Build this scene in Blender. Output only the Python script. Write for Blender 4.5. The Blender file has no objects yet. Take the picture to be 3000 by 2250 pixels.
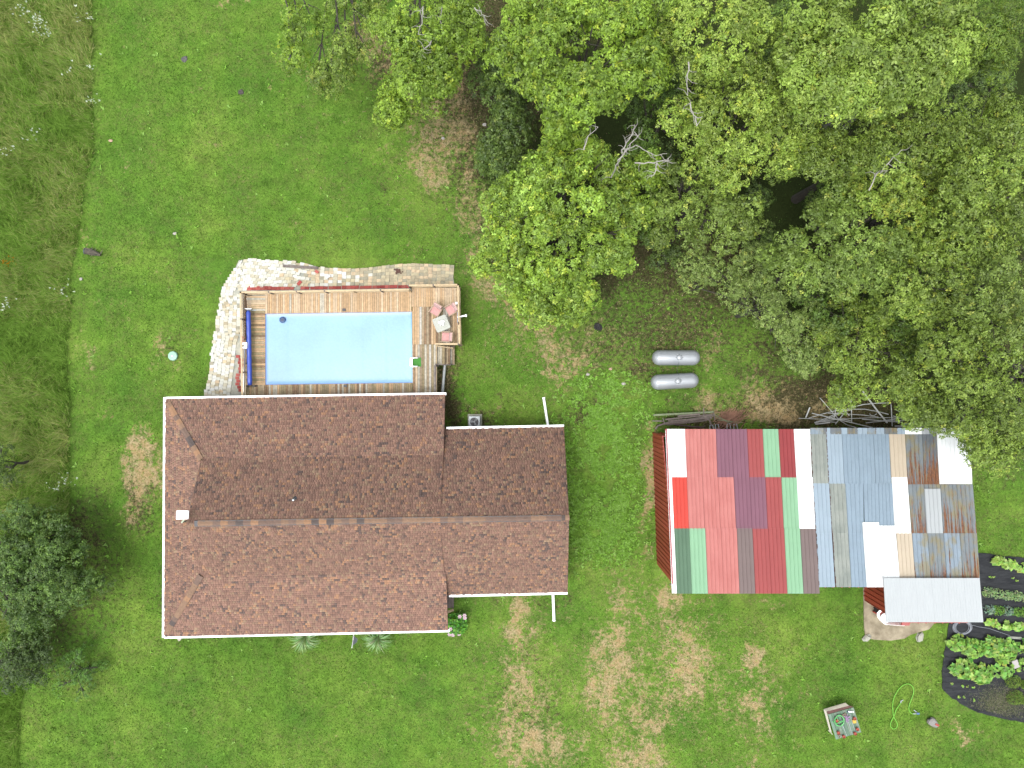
import bpy, math, random
import numpy as np
from mathutils import Vector, Matrix
R = math.radians
H = 45.0; F = 2080.0
sc = bpy.context.scene
# ---------------------------------------------------------------- camera, light, exposure
cd = bpy.data.cameras.new('camera'); cam = bpy.data.objects.new('camera', cd)
sc.collection.objects.link(cam); sc.camera = cam
cam.location = (0, 0, H); cam.rotation_euler = (0, 0, 0)
cd.sensor_width = 36.0; cd.lens = 36.0 * F / 3000.0
cd.clip_start = 0.5; cd.clip_end = 3000
SUN_EL = R(74); SUN_AZ = R(232)          # azimuth clockwise from +Y (picture top): sun in the lower left
w = bpy.data.worlds.new('World'); sc.world = w; w.use_nodes = True
nt = w.node_tree; nt.nodes.clear()
wo = nt.nodes.new('ShaderNodeOutputWorld'); bg = nt.nodes.new('ShaderNodeBackground')
sky = nt.nodes.new('ShaderNodeTexSky'); sky.sky_type = 'NISHITA'; sky.sun_disc = False
sky.sun_elevation = SUN_EL; sky.sun_rotation = SUN_AZ; sky.dust_density = 3.0; sky.air_density = 1.0
hs = nt.nodes.new('ShaderNodeHueSaturation'); hs.inputs['Saturation'].default_value = 0.22
nt.links.new(sky.outputs[0], hs.inputs['Color']); nt.links.new(hs.outputs[0], bg.inputs[0])
bg.inputs[1].default_value = 0.15; nt.links.new(bg.outputs[0], wo.inputs[0])
ld = bpy.data.lights.new('sun', 'SUN'); ld.energy = .65; ld.angle = R(24); ld.color = (1, 0.97, 0.92)
sun = bpy.data.objects.new('sun', ld); sc.collection.objects.link(sun)
sdir = Vector((math.sin(SUN_AZ) * math.cos(SUN_EL), math.cos(SUN_AZ) * math.cos(SUN_EL), math.sin(SUN_EL)))
sun.rotation_euler = sdir.to_track_quat('Z', 'Y').to_euler(); sun.location = (0, 0, 60)
sc.view_settings.view_transform = 'Standard'; sc.view_settings.look = 'None'
sc.view_settings.exposure = 1.666; sc.view_settings.gamma = 1.0; sc.view_settings.use_curve_mapping = False
K = 2.5
# ---------------------------------------------------------------- helpers
rng = random.Random(7); nr = np.random.default_rng(11)
def W(px, py, z=0.0):
    return Vector(((px - 1500) * (H - z) / F, -(py - 1125) * (H - z) / F, z))
def lin(c):
    c = c / 255.0
    return c / 12.92 if c <= 0.04045 else ((c + 0.055) / 1.055) ** 2.4
def A(r, g, b, k=1.0):
    return tuple(min(0.85, lin(v) / K * k) for v in (r, g, b))
def tag(o, label=None, cat=None, group=None, kind=None):
    if label: o['label'] = label
    if cat: o['category'] = cat
    if group: o['group'] = group
    if kind: o['kind'] = kind
    return o
def empty(name, loc, rz=0.0, label=None, cat=None, group=None, kind=None):
    o = bpy.data.objects.new(name, None); sc.collection.objects.link(o)
    o.location = loc; o.rotation_euler = (0, 0, rz); o.empty_display_size = 0.1
    return tag(o, label, cat, group, kind)
def clone(o, parent=None):
    c = o.copy(); sc.collection.objects.link(c); c.parent = parent
    for ch in list(o.children): clone(ch, c)
    return c
class MB:
    def __init__(s): s.v = []; s.f = []; s.uv = []
    def quadbox(s, top, bot):
        n = len(s.v); s.v += [tuple(p) for p in top] + [tuple(p) for p in bot]; k = len(top)
        s.f.append(tuple(range(n, n + k))); s.f.append(tuple(range(n + 2 * k - 1, n + k - 1, -1)))
        for i in range(k):
            j = (i + 1) % k; s.f.append((n + i, n + k + i, n + k + j, n + j))
        return s
    def box(s, c, size, rz=0.0, m=None):
        hx, hy, hz = size[0] / 2, size[1] / 2, size[2] / 2
        M = m or Matrix.Rotation(rz, 3, 'Z'); c = Vector(c)
        t = [c + M @ Vector((a, b, hz)) for a, b in ((-hx, -hy), (hx, -hy), (hx, hy), (-hx, hy))]
        u = [c + M @ Vector((a, b, -hz)) for a, b in ((-hx, -hy), (hx, -hy), (hx, hy), (-hx, hy))]
        return s.quadbox(t, u)
    def poly(s, pts, t):
        top = [Vector(p) for p in pts]
        return s.quadbox(top, [p - Vector((0, 0, t)) for p in top])
    def beam(s, a, b, wd, ht=None):
        a = Vector(a); b = Vector(b); ht = ht or wd; d = (b - a)
        if d.length < 1e-6: return s
        d.normalize(); up = Vector((0, 0, 1)) if abs(d.z) < .95 else Vector((1, 0, 0))
        x = d.cross(up).normalized() * wd / 2; y = x.cross(d).normalized() * ht / 2
        n = len(s.v)
        for p in (a, b):
            for q in (-x - y, x - y, x + y, -x + y): s.v.append(tuple(p + q))
        s.f += [(n, n+1, n+2, n+3)[::-1], (n+4, n+5, n+6, n+7)]
        for i in range(4):
            j = (i + 1) % 4; s.f.append((n + i, n + j, n + 4 + j, n + 4 + i))
        return s
    def tube(s, pts, r, seg=6, cap=True):
        pts = [Vector(p) for p in pts]; n0 = len(s.v); m = len(pts)
        rs = r if isinstance(r, (list, tuple)) else [r] * m
        prev = None
        for i, p in enumerate(pts):
            d = (pts[min(i + 1, m - 1)] - pts[max(i - 1, 0)]).normalized()
            if prev is None:
                up = Vector((0, 0, 1)) if abs(d.z) < .9 else Vector((1, 0, 0)); x = d.cross(up).normalized()
            else:
                x = (prev - d * prev.dot(d)).normalized()
            prev = x; y = d.cross(x)
            for k in range(seg):
                a = 2 * math.pi * k / seg; s.v.append(tuple(p + (x * math.cos(a) + y * math.sin(a)) * rs[i]))
        for i in range(m - 1):
            for k in range(seg):
                j = (k + 1) % seg; a = n0 + i * seg
                s.f.append((a + k, a + j, a + seg + j, a + seg + k))
        if cap:
            s.f.append(tuple(range(n0 + seg - 1, n0 - 1, -1))); s.f.append(tuple(range(n0 + (m - 1) * seg, n0 + m * seg)))
        return s
    def lathe(s, c, prof, seg=16, m=None):
        c = Vector(c); n0 = len(s.v); M = m or Matrix.Identity(3)
        for r, z in prof:
            for k in range(seg):
                a = 2 * math.pi * k / seg; s.v.append(tuple(c + M @ Vector((r * math.cos(a), r * math.sin(a), z))))
        for i in range(len(prof) - 1):
            for k in range(seg):
                j = (k + 1) % seg; a = n0 + i * seg; s.f.append((a + k, a + j, a + seg + j, a + seg + k))
        s.f.append(tuple(range(n0 + seg - 1, n0 - 1, -1)))
        s.f.append(tuple(range(n0 + (len(prof) - 1) * seg, n0 + len(prof) * seg)))
        return s
    def build(s, name, m, parent=None, origin=None, smooth=False, label=None, cat=None, group=None, kind=None):
        org = Vector(origin) if origin is not None else Vector((0, 0, 0))
        me = bpy.data.meshes.new(name)
        me.from_pydata([(x - org.x, y - org.y, z - org.z) for x, y, z in s.v], [], s.f)
        if smooth:
            me.polygons.foreach_set('use_smooth', [True] * len(me.polygons))
        me.materials.append(m); me.update()
        o = bpy.data.objects.new(name, me); sc.collection.objects.link(o)
        if parent is not None: o.parent = parent
        else: o.location = org
        return tag(o, label, cat, group, kind)
def np_mesh(name, v, f, col, m, parent=None, origin=(0, 0, 0), **kw):
    v = np.asarray(v, dtype=np.float32) - np.asarray(origin, dtype=np.float32)
    me = bpy.data.meshes.new(name); k = f.shape[1]
    me.vertices.add(len(v)); me.vertices.foreach_set('co', v.ravel())
    me.loops.add(f.size); me.loops.foreach_set('vertex_index', f.astype(np.int32).ravel())
    me.polygons.add(len(f)); me.polygons.foreach_set('loop_start', np.arange(0, f.size, k, dtype=np.int32))
    me.polygons.foreach_set('loop_total', np.full(len(f), k, dtype=np.int32))
    if col is not None:
        at = me.attributes.new('col', 'FLOAT_COLOR', 'POINT')
        c4 = np.ones((len(v), 4), dtype=np.float32); c4[:, :col.shape[1]] = col; at.data.foreach_set('color', c4.ravel())
    me.materials.append(m); me.update(calc_edges=True)
    o = bpy.data.objects.new(name, me); sc.collection.objects.link(o)
    if parent is not None: o.parent = parent
    else: o.location = origin
    return tag(o, **kw)
# ---------------------------------------------------------------- materials
def newmat(name):
    m = bpy.data.materials.new(name); m.use_nodes = True
    n = m.node_tree.nodes; l = m.node_tree.links; b = n['Principled BSDF']
    return m, n, l, b
def coords(n, l, space='obj', scale=(1, 1, 1)):
    tc = n.new('ShaderNodeTexCoord'); mp = n.new('ShaderNodeMapping'); mp.inputs['Scale'].default_value = scale
    if space == 'world':
        g = n.new('ShaderNodeNewGeometry'); l.new(g.outputs['Position'], mp.inputs[0])
    else: l.new(tc.outputs['Object'], mp.inputs[0])
    return mp.outputs[0]
def noise(n, l, vec, scale, detail=4, rough=.6):
    t = n.new('ShaderNodeTexNoise'); t.inputs['Scale'].default_value = scale
    t.inputs['Detail'].default_value = detail; t.inputs['Roughness'].default_value = rough
    l.new(vec, t.inputs['Vector']); return t.outputs[0]
def ramp(n, l, fac, stops):
    r = n.new('ShaderNodeValToRGB'); l.new(fac, r.inputs[0]); e = r.color_ramp.elements
    while len(e) < len(stops): e.new(.5)
    for i, (p, c) in enumerate(stops):
        e[i].position = p; e[i].color = (c, c, c, 1) if isinstance(c, (int, float)) else (*c[:3], 1)
    return r.outputs[0]
def mix(n, l, fac, a, b, mode='MIX'):
    x = n.new('ShaderNodeMix'); x.data_type = 'RGBA'; x.blend_type = mode
    for k, v in ((0, fac), (6, a), (7, b)):
        if isinstance(v, (int, float)): x.inputs[k].default_value = v
        elif isinstance(v, tuple): x.inputs[k].default_value = (*v[:3], 1)
        else: l.new(v, x.inputs[k])
    return x.outputs[2]
def bump(n, l, b, h, dist=.01, st=1.0):
    x = n.new('ShaderNodeBump'); x.inputs['Distance'].default_value = dist; x.inputs['Strength'].default_value = st
    l.new(h, x.inputs['Height']); l.new(x.outputs[0], b.inputs['Normal'])
def M_(name, c, var=.18, scale=3.0, rough=.7, metal=0.0, bmp=.004, stretch=(1, 1, 1), c2=None, space='obj', rnd=0.0, fine=1.0):
    m, n, l, b = newmat(name)
    v = coords(n, l, space, stretch)
    t = noise(n, l, v, scale, 6, .65)
    lo = tuple(x * (1 - var) for x in c); hi = tuple(min(.9, x * (1 + var)) for x in (c2 or c))
    col = ramp(n, l, t, [(.3, lo), (.7, hi)])
    t2 = noise(n, l, v, scale * 14, 3, .6)
    g = ramp(n, l, t2, [(.3, 1 - var * .7 * fine), (.7, 1 + 0.0)])
    col = mix(n, l, 1.0, col, g, 'MULTIPLY')
    if rnd:
        oi = n.new('ShaderNodeObjectInfo'); rr = ramp(n, l, oi.outputs['Random'], [(0, 1 - rnd), (1, 1.0)])
        col = mix(n, l, 1.0, col, rr, 'MULTIPLY')
    l.new(col, b.inputs['Base Color']); b.inputs['Roughness'].default_value = rough; b.inputs['Metallic'].default_value = metal
    if bmp: bump(n, l, b, t2, bmp)
    return m
def M_attr(name, rough=.7, transl=0.0, var=.2, spec=.25, scale=8.0, gain=1.0):
    m, n, l, b = newmat(name)
    a = n.new('ShaderNodeAttribute'); a.attribute_name = 'col'
    t = noise(n, l, coords(n, l, 'world'), scale, 3)
    g = ramp(n, l, t, [(.3, 1 - var), (.7, 1.0)])
    col = mix(n, l, 1.0, a.outputs['Color'], g, 'MULTIPLY'); col = mix(n, l, 1.0, col, (gain, gain, gain), 'MULTIPLY')
    l.new(col, b.inputs['Base Color']); b.inputs['Roughness'].default_value = rough
    b.inputs['Specular IOR Level'].default_value = spec
    if transl:
        tr = n.new('ShaderNodeBsdfTranslucent'); l.new(col, tr.inputs[0])
        ms = n.new('ShaderNodeMixShader'); ms.inputs[0].default_value = transl
        l.new(b.outputs[0], ms.inputs[1]); l.new(tr.outputs[0], ms.inputs[2])
        l.new(ms.outputs[0], n['Material Output'].inputs[0])
    return m
leaf_mat = M_attr('leaf', .5, .2, .12, .35, gain=1.68)
blade_mat = M_attr('grass_blade', .7, .25, .15, .15, gain=1.15)
meadow_mat = M_attr('meadow_blade', .7, .35, .15, .15, gain=1.6)
weed_mat = M_attr('weed_leaf', .7, .3, .15, .15, gain=1.6)
shingle_mat = M_attr('asphalt_shingle', .9, 0, .18, .15, 30, gain=2.1)
white_metal = M_('white_metal', (.78, .79, .78), .05, 2, .4)
wood_new = [M_('cedar_%d' % i, A(*c, 1.35), .22, 5, .75, stretch=(1, 1, 1), rnd=.22) for i, c in enumerate(
    [(220, 188, 146), (212, 176, 130), (202, 168, 126), (226, 200, 164)])]
wood_old = [M_('weathered_%d' % i, A(*c, 1.5), .3, 6, .85, rnd=.25) for i, c in enumerate(
    [(200, 192, 172), (176, 156, 126), (150, 122, 92), (216, 210, 196), (165, 148, 112)])]
rail_wood = M_('rail_wood', A(214, 190, 150, 1.4), .25, 6, .8)
grey_wood = M_('grey_wood', A(138, 126, 118, 1.2), .4, 5, .85)
bark = M_('bark', A(84, 78, 68), .35, 4, .95)
dead_bark = M_('dead_bark', A(205, 200, 190), .2, 5, .9)
galv = M_('galvanised', A(184, 192, 194, 1.5), .15, 5, .5, .2)
black_pl = M_('black_plastic', (.02, .02, .024), .3, 5, .5)
concrete = M_('concrete', A(176, 182, 172, 1.3), .25, 1.6, .9, c2=A(200, 196, 176, 1.3))
brick = M_('red_brick', A(128, 60, 56), .3, 6, .9)
# ---------------------------------------------------------------- ground masks (soil, straw, leaf litter, meadow, painted shade under the crowns)
_perm = np.random.default_rng(5).random((256, 256)).astype(np.float32)
def vnoise(x, y, s, o=4, seed=0):
    out = 0; amp = 1; tot = 0
    for k in range(o):
        X = x * s * 2 ** k + seed * 17.3 + k * 31.7 + 1000; Y = y * s * 2 ** k + seed * 9.1 + k * 11.9 + 1000
        i = np.floor(X).astype(int); j = np.floor(Y).astype(int); fx = X - i; fy = Y - j
        fx = fx * fx * (3 - 2 * fx); fy = fy * fy * (3 - 2 * fy); i %= 256; j %= 256; i2 = (i + 1) % 256; j2 = (j + 1) % 256
        v = (_perm[i, j] * (1 - fx) + _perm[i2, j] * fx) * (1 - fy) + (_perm[i, j2] * (1 - fx) + _perm[i2, j2] * fx) * fy
        out = out + v * amp; tot += amp; amp *= .55
    return out / tot
STRAW = [(1530,2000,110,260,.42),(1850,2000,130,260,.55),(1350,250,60,60,.5),(1440,730,36,120,.8),(2030,1950,90,220,.4),(2190,2030,130,180,.36),(1330,360,150,170,.4),(1580,960,160,90,.4),(1760,1010,160,70,.35),(2250,1180,220,80,.4),(1960,1010,160,100,.25),(1300,305,115,60,.62),(1335,375,90,105,.72),(1270,430,60,60,.5),(1290,500,50,50,.7),(1415,600,60,80,.75),(1400,560,50,40,.7),
 (1405,690,40,70,.7),(1380,770,30,60,.85),(1410,800,55,45,.95),(1470,860,60,50,.9),(1540,910,70,50,.9),(1600,965,60,60,.9),(1680,1010,70,60,.7),
 (1640,1070,60,40,.6),(1790,990,60,35,.5),(1100,110,35,60,.95),(1130,190,40,60,.7),(1180,260,50,40,.5),(900,230,50,35,.35),(700,3,50,14,.9),(860,190,60,50,.3),
 (1500,1790,50,60,.8),(1510,1868,45,25,.75),(1525,1945,60,80,.72),(1540,2030,60,70,.66),(1500,2080,60,60,.6),(1560,2165,120,80,.75),(1520,2220,90,50,.7),
 (1815,1790,30,60,.6),(1795,1870,38,60,.8),(1830,1950,44,70,.85),(1790,2010,80,60,.7),(1850,2060,60,50,.6),(1895,2108,50,24,1),(1870,2195,80,70,.85),(1840,2240,60,40,.9),(1780,2190,25,80,.5),
 (1995,1785,45,70,.85),(2005,1880,50,60,.85),(2020,1940,70,70,.9),(1990,2010,60,60,.75),(2080,1990,60,60,.5),(2070,1940,30,40,.5),(2020,2090,60,60,.35),
 (2205,1915,28,35,.9),(2215,2035,60,40,.85),(2180,1970,60,60,.45),(2250,1980,30,60,.4),(2240,2110,30,60,.6),(2100,2060,90,50,.4),(2220,2190,30,50,.4),
 (2790,2160,16,45,.75),(2830,2140,80,20,.3),(2075,1180,30,50,.65),(2110,1215,40,25,.75),(2200,1160,60,50,.6),(2270,1215,120,40,.7),(2330,1230,150,30,.7),(2070,1060,20,60,.5),
 (1905,1420,22,170,.85),(1910,1600,16,80,.7),(1600,1060,50,60,.3),(440,1330,40,50,.85),(455,1390,40,50,.75),(430,1450,40,60,.6),(400,1400,25,60,.6),
 (270,720,20,40,.4),(240,1030,20,50,.45),(455,990,18,45,.5),(485,1060,18,30,.45),(2570,1800,20,30,0),(1380,1190,40,20,.3),(1290,1080,40,60,.5)]
LITTER = [(1950,960,320,150,.5),(1350,330,150,200,.4),(1780,1010,200,90,.45),(1540,2050,160,200,.35),(2150,1190,200,70,.4),(1700,200,330,330,1.1),(1600,500,160,320,1.0),(1700,760,160,120,.9),(2000,560,300,260,1.1),(2150,200,300,300,1.1),(1150,200,90,120,.5),(1050,100,150,120,.35),(2300,600,260,200,1),(2450,340,200,160,1),(2700,250,320,170,1),(2850,700,300,500,1),(1700,420,350,300,.75),(1450,250,120,250,.6),
 (2100,850,250,90,.6),(2420,1190,260,90,.85),(2600,1200,260,80,.9),(2800,1100,250,250,.9),(2600,800,300,300,1),(2000,300,350,300,.7),(2250,1040,110,60,.5),(1300,1150,45,120,.6),
 (1310,1200,60,40,.5),(1400,1215,60,30,.5),(430,1460,50,90,.55),(1680,1180,60,60,.45),(1752,960,40,30,.4),(100,1700,260,260,.55),(60,1930,160,120,.4),(1530,1990,110,120,.3),(1540,2120,140,90,.35),
 (2080,1260,150,50,.6),(2020,1010,120,50,.3),(2200,900,150,120,.4),(470,1010,26,60,.4),(1990,1180,60,20,.3),(1320,1760,40,30,.4)]
DEEP = [(2320,580,230,150,1),(2450,340,190,110,1),(2850,250,260,140,1),(1950,330,160,120,.9),(1750,300,160,200,1),(1500,250,60,200,1),(1480,520,60,100,1),(2750,700,300,400,1),(2100,300,300,260,.9),(1900,560,160,160,.8),(1650,600,160,250,1),(2850,1150,200,160,1),(2450,850,200,160,1),(2420,100,700,130,1)]  # dark woods floor, with the shade of the crowns painted into its colour
def blobs(px, py, L):
    out = np.zeros_like(px)
    for x, y, a, b, s in L:
        d = ((px - x) / (a * 1.25)) ** 2 + ((py - y) / (b * 1.25)) ** 2
        out = np.maximum(out, s * 1.2 * np.exp(-np.minimum(d, 30) * .95))
    return out
EDGE = ([-400, 0, 150, 420, 680, 900, 1250, 1420, 1560, 1700, 1850, 2000, 2120, 2250, 2800], [268, 270, 272, 274, 228, 205, 196, 208, 200, 170, 120, 72, 56, 50, 40])
def masks(X, Y):
    px = X * F / H + 1500; py = 1125 - Y * F / H
    wx = (vnoise(X, Y, .35, 4, 1) - .5) * 130; wy = (vnoise(X, Y, .35, 4, 2) - .5) * 130
    w2x = (vnoise(X, Y, 1.6, 3, 3) - .5) * 40; w2y = (vnoise(X, Y, 1.6, 3, 4) - .5) * 40
    straw = blobs(px + wx * .95 + w2x * 1.3, py + wy * .95 + w2y * 1.3, STRAW)
    lit = np.clip(blobs(px + wx + w2x, py + wy + w2y, LITTER) * 1.25, 0, 1.1) + np.clip(vnoise(X, Y, .55, 4, 15) - .6, 0, 1) * 1.6
    ed = np.interp(py, EDGE[0], EDGE[1]) + (vnoise(X, Y, .5, 3, 6) - .5) * 26
    field = np.clip((ed - px) / 14 + .5, 0, 1)
    straw = straw * (1 - field)
    far = np.clip((np.maximum(np.abs(px - 1500) - 1500, np.abs(py - 1125) - 1125)) / 200, 0, 1)
    straw = np.clip(straw * (-.15 + 1.15 * vnoise(X * 1.7, Y * .7, .9, 4, 12) + 1.0 * vnoise(X, Y, 2.4, 3, 14)) + np.clip(vnoise(X, Y, 1.1, 4, 13) - .66, 0, 1) * 2.0, 0, .95)
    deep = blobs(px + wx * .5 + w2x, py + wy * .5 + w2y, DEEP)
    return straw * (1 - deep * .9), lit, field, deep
def axis(lo, hi, st, n=26):
    a = np.arange(lo, hi + st, st); g = 0.3 * 1.33 ** np.arange(1, n)
    return np.concatenate([lo - np.cumsum(g)[::-1], a, a[-1] + np.cumsum(g)])
ax = axis(-35.5, 35.5, .15); ay = axis(-27, 27, .15)
GX, GY = np.meshgrid(ax, ay); sh = GX.shape
st_, li_, fi_, fa_ = masks(GX.ravel(), GY.ravel())
inside = (np.abs(GX) < 36) & (np.abs(GY) < 28)
GZ = (vnoise(GX, GY, .12, 3, 9) - .5) * .06 + (vnoise(GX, GY, 2.2, 2, 8) - .5) * .03
GZ = np.where(inside, GZ - .02, -.02)
idx = np.arange(GX.size).reshape(sh)
gf = np.stack([idx[:-1, :-1], idx[:-1, 1:], idx[1:, 1:], idx[1:, :-1]], -1).reshape(-1, 4)
m, n, l, b = newmat('lawn')
a = n.new('ShaderNodeAttribute'); a.attribute_name = 'col'
sp = n.new('ShaderNodeSeparateColor'); l.new(a.outputs['Color'], sp.inputs[0])
wv = coords(n, l, 'world')
n1 = noise(n, l, wv, .22, 5, .6); n2 = noise(n, l, wv, 1.3, 6, .7); n3 = noise(n, l, wv, 9, 4, .75); n4 = noise(n, l, wv, 3.6, 8, .82); n5 = noise(n, l, wv, 3.7, 6, .75)
green = ramp(n, l, n1, [(.3, A(94, 142, 50)), (.5, A(118, 162, 58)), (.7, A(146, 180, 74))])
green = mix(n, l, 1.0, green, ramp(n, l, n2, [(.3, .6), (.5, .95), (.72, 1.2)]), 'MULTIPLY')
olive = mix(n, l, ramp(n, l, n4, [(.42, 0.0), (.62, .8)]), green, A(128, 134, 78))
green = mix(n, l, ramp(n, l, noise(n, l, wv, .5, 5, .65), [(.42, 0.05), (.6, .85)]), green, olive)
green = mix(n, l, 1.0, green, ramp(n, l, n3, [(.3, .55), (.55, 1.0), (.75, 1.25)]), 'MULTIPLY')
def sm(fac_a, nz, lo=.62, hi=1.0, amt=2.6):
    x = n.new('ShaderNodeMath'); x.operation = 'MULTIPLY_ADD'; l.new(nz, x.inputs[0]); x.inputs[1].default_value = amt; l.new(fac_a, x.inputs[2])
    y = n.new('ShaderNodeMapRange'); l.new(x.outputs[0], y.inputs[0]); y.inputs[1].default_value = lo + amt * .5; y.inputs[2].default_value = hi + amt * .5
    y.interpolation_type = 'SMOOTHSTEP'; return y.outputs[0]
litc = mix(n, l, ramp(n, l, n3, [(.4, 0.0), (.7, 1.0)]), A(62, 62, 34), A(120, 112, 80))
litf = sm(sp.outputs['Green'], n5, .35, .95, 2.6)
col = mix(n, l, litf, green, litc)
strawc = mix(n, l, ramp(n, l, n3, [(.35, 0.0), (.68, 1.0)]), A(146, 134, 92), A(230, 208, 162))
strawc = mix(n, l, ramp(n, l, n2, [(.4, 0.0), (.7, .6)]), strawc, A(204, 164, 112))
col = mix(n, l, sm(sp.outputs['Red'], n4, .3, 1.05, 3.6), col, strawc)
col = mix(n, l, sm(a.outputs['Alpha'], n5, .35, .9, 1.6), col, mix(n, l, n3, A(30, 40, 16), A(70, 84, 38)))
fld = mix(n, l, ramp(n, l, n2, [(.35, 0.0), (.7, 1.0)]), A(104, 146, 52), A(140, 164, 80))
col = mix(n, l, sp.outputs['Blue'], col, fld)
l.new(col, b.inputs['Base Color']); b.inputs['Roughness'].default_value = .95; b.inputs['Specular IOR Level'].default_value = .1
bump(n, l, b, n3, .05, .8)
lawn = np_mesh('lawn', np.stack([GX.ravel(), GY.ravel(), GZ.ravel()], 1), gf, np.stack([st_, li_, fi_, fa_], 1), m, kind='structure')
# ---------------------------------------------------------------- building footprints that carry no grass
FOOT = [(-20.5, -14.6, -3.6, -1.0), (-4, -12.3, 3.0, -2.8), (9, -14.2, 26.2, -3.0), (-19.5, -1, -3.6, 8.0)]
def free(x, y):
    ok = np.ones(len(x), bool)
    for a0, b0, c0, d0 in FOOT: ok &= ~((x > a0) & (x < c0) & (y > b0) & (y < d0))
    px = x * F / H + 1500; py = 1125 - y * F / H
    ok &= ~((px > 2765) & (py > 1625) & (py < 2110 - (3000 - px) * .1))
    ok &= ~((px > 2530) & (px < 2745) & (py > 1720) & (py < 1870))
    return ok
def blades(N, x, y, h, wd, lean, col, z=0.0, name='grass', mat=None, **kw):
    ang = nr.random(N) * 6.283; hh = h * (.6 + .8 * nr.random(N))
    la = lean[0] + (nr.random(N) - .5) * lean[2]; lr = hh * (lean[1] * (.5 + nr.random(N)))
    dx = np.cos(ang) * wd / 2; dy = np.sin(ang) * wd / 2
    v = np.empty((N, 3, 3), np.float32)
    v[:, 0] = np.stack([x - dx, y - dy, z + np.full(N, -.02)], 1); v[:, 1] = np.stack([x + dx, y + dy, z + np.full(N, -.02)], 1)
    v[:, 2] = np.stack([x + np.cos(la) * lr, y + np.sin(la) * lr, z + hh], 1)
    f = np.arange(N * 3).reshape(N, 3)
    return np_mesh(name, v.reshape(-1, 3), f, np.repeat(col, 3, 0), mat or blade_mat, kind='stuff', **kw)
def pal(N, cols, var=.2):
    c = np.array(cols)[nr.integers(0, len(cols), N)]; return c * (1 - var + 2 * var * nr.random((N, 1)))
# short lawn grass and clover
N = 330000; x = nr.uniform(-33.5, 33.5, N); y = nr.uniform(-25.2, 25.2, N)
s_, l_, f_, _ = masks(x, y)
keep = free(x, y) & (nr.random(N) > np.clip(s_ * .85, 0, .9)) & (nr.random(N) > np.clip(np.maximum(l_ * .8, _ * .93), 0, .93)) & (f_ < .5)
x = x[keep]; y = y[keep]; N = len(x); big = vnoise(x, y, .18, 3, 21); med = vnoise(x, y, 1.1, 3, 22)
c = pal(N, [A(116, 164, 58), A(132, 176, 66), A(102, 148, 52), A(152, 190, 86)], .2) * (.3 + .75 * med + .75 * big)[:, None] * np.stack([.7 + .5 * vnoise(x, y, .12, 4, 77), np.ones(N), np.ones(N)], 1)
lean = (vnoise(x, y, .4, 2, 23) * 12, 1.1, 4.0)
blades(N, x, y, .055, .05, lean, c, name='lawn_grass')
# broad-leaved weeds, thick east of the house
N = 13000; x = nr.normal(0, 1, N); y = nr.uniform(-1, 1, N)
x = np.where(nr.random(N) < .75, x * 1.3 + 5.6, nr.uniform(-33, 33, N)); y = np.where(np.abs(x - 5.6) < 4, y * 5.5 - 5.5 + nr.normal(0, .6, N), nr.uniform(-25, 25, N))
s_, l_, f_, _ = masks(x, y); keep = free(x, y) & (f_ < .5) & (l_ < .75) & (vnoise(x, y, 2.6, 3, 31) > .47); x = x[keep]; y = y[keep]; N = len(x)
M4 = N * 4; xx = np.repeat(x, 4) + nr.normal(0, .05, M4); yy = np.repeat(y, 4) + nr.normal(0, .05, M4)
blades(M4, xx, yy, .08, .13, (nr.random(M4) * 6.28, 1.6, 0), np.repeat(pal(N, [A(146, 196, 78), A(132, 180, 66), A(158, 200, 100)], .18), 4, 0), name='weeds', mat=weed_mat)
# tall meadow grass west of the mown edge
N = 230000; x = nr.uniform(-35, -24.5, N); y = nr.uniform(-26, 26.5, N); x = np.where(y < -8, x - 0, x)
s_, l_, f_, _ = masks(x, y); keep = f_ > .5; x = x[keep]; y = y[keep]; N = len(x); la = vnoise(x, y, .6, 4, 41) * 26
mm = vnoise(x, y, .3, 3, 42); pick = (nr.random(N) * .6 + mm * .9) > .88
c = np.where(pick[:, None], pal(N, [A(200, 206, 124), A(182, 200, 108), A(212, 212, 146)], .18), pal(N, [A(150, 192, 80), A(164, 204, 92), A(132, 174, 68)], .2))
hgt = .2 + .4 * vnoise(x, y, .5, 2, 43)
blades(N, x, y, hgt, .035, (la, .7, 2.8), c, name='tall_grass', mat=meadow_mat)
# white and yellow flower heads in the meadow
fx, fy = [], []
for cx, cy, k in [(110,55,22),(60,30,12),(250,48,12),(200,200,5),(20,440,8),(265,290,10),(270,190,6),(185,850,12),(10,890,14),(95,390,8),(170,1420,12),(200,1400,10),(130,90,20)]:
    for i in range(k): p = W(cx + rng.gauss(0, 14), cy + rng.gauss(0, 12), .6); fx.append(p.x); fy.append(p.y)
fx = np.array(fx); fy = np.array(fy)
blades(len(fx) * 3, np.repeat(fx, 3) + nr.normal(0, .02, len(fx) * 3), np.repeat(fy, 3), .08, .09, (nr.random(len(fx) * 3) * 6, .8, 0), pal(len(fx) * 3, [(.5, .55, .45)], .1), z=.6, name='white_flowers')
fx = [W(20 + rng.gauss(0, 10), 766 + rng.gauss(0, 6), .6) for i in range(14)]; ox = np.array([p.x for p in fx]); oy = np.array([p.y for p in fx])
blades(42, np.repeat(ox, 3), np.repeat(oy, 3), .08, .09, (nr.random(42) * 6, .8, 0), pal(42, [A(245, 180, 30)], .1), z=.6, name='yellow_flowers')
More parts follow.
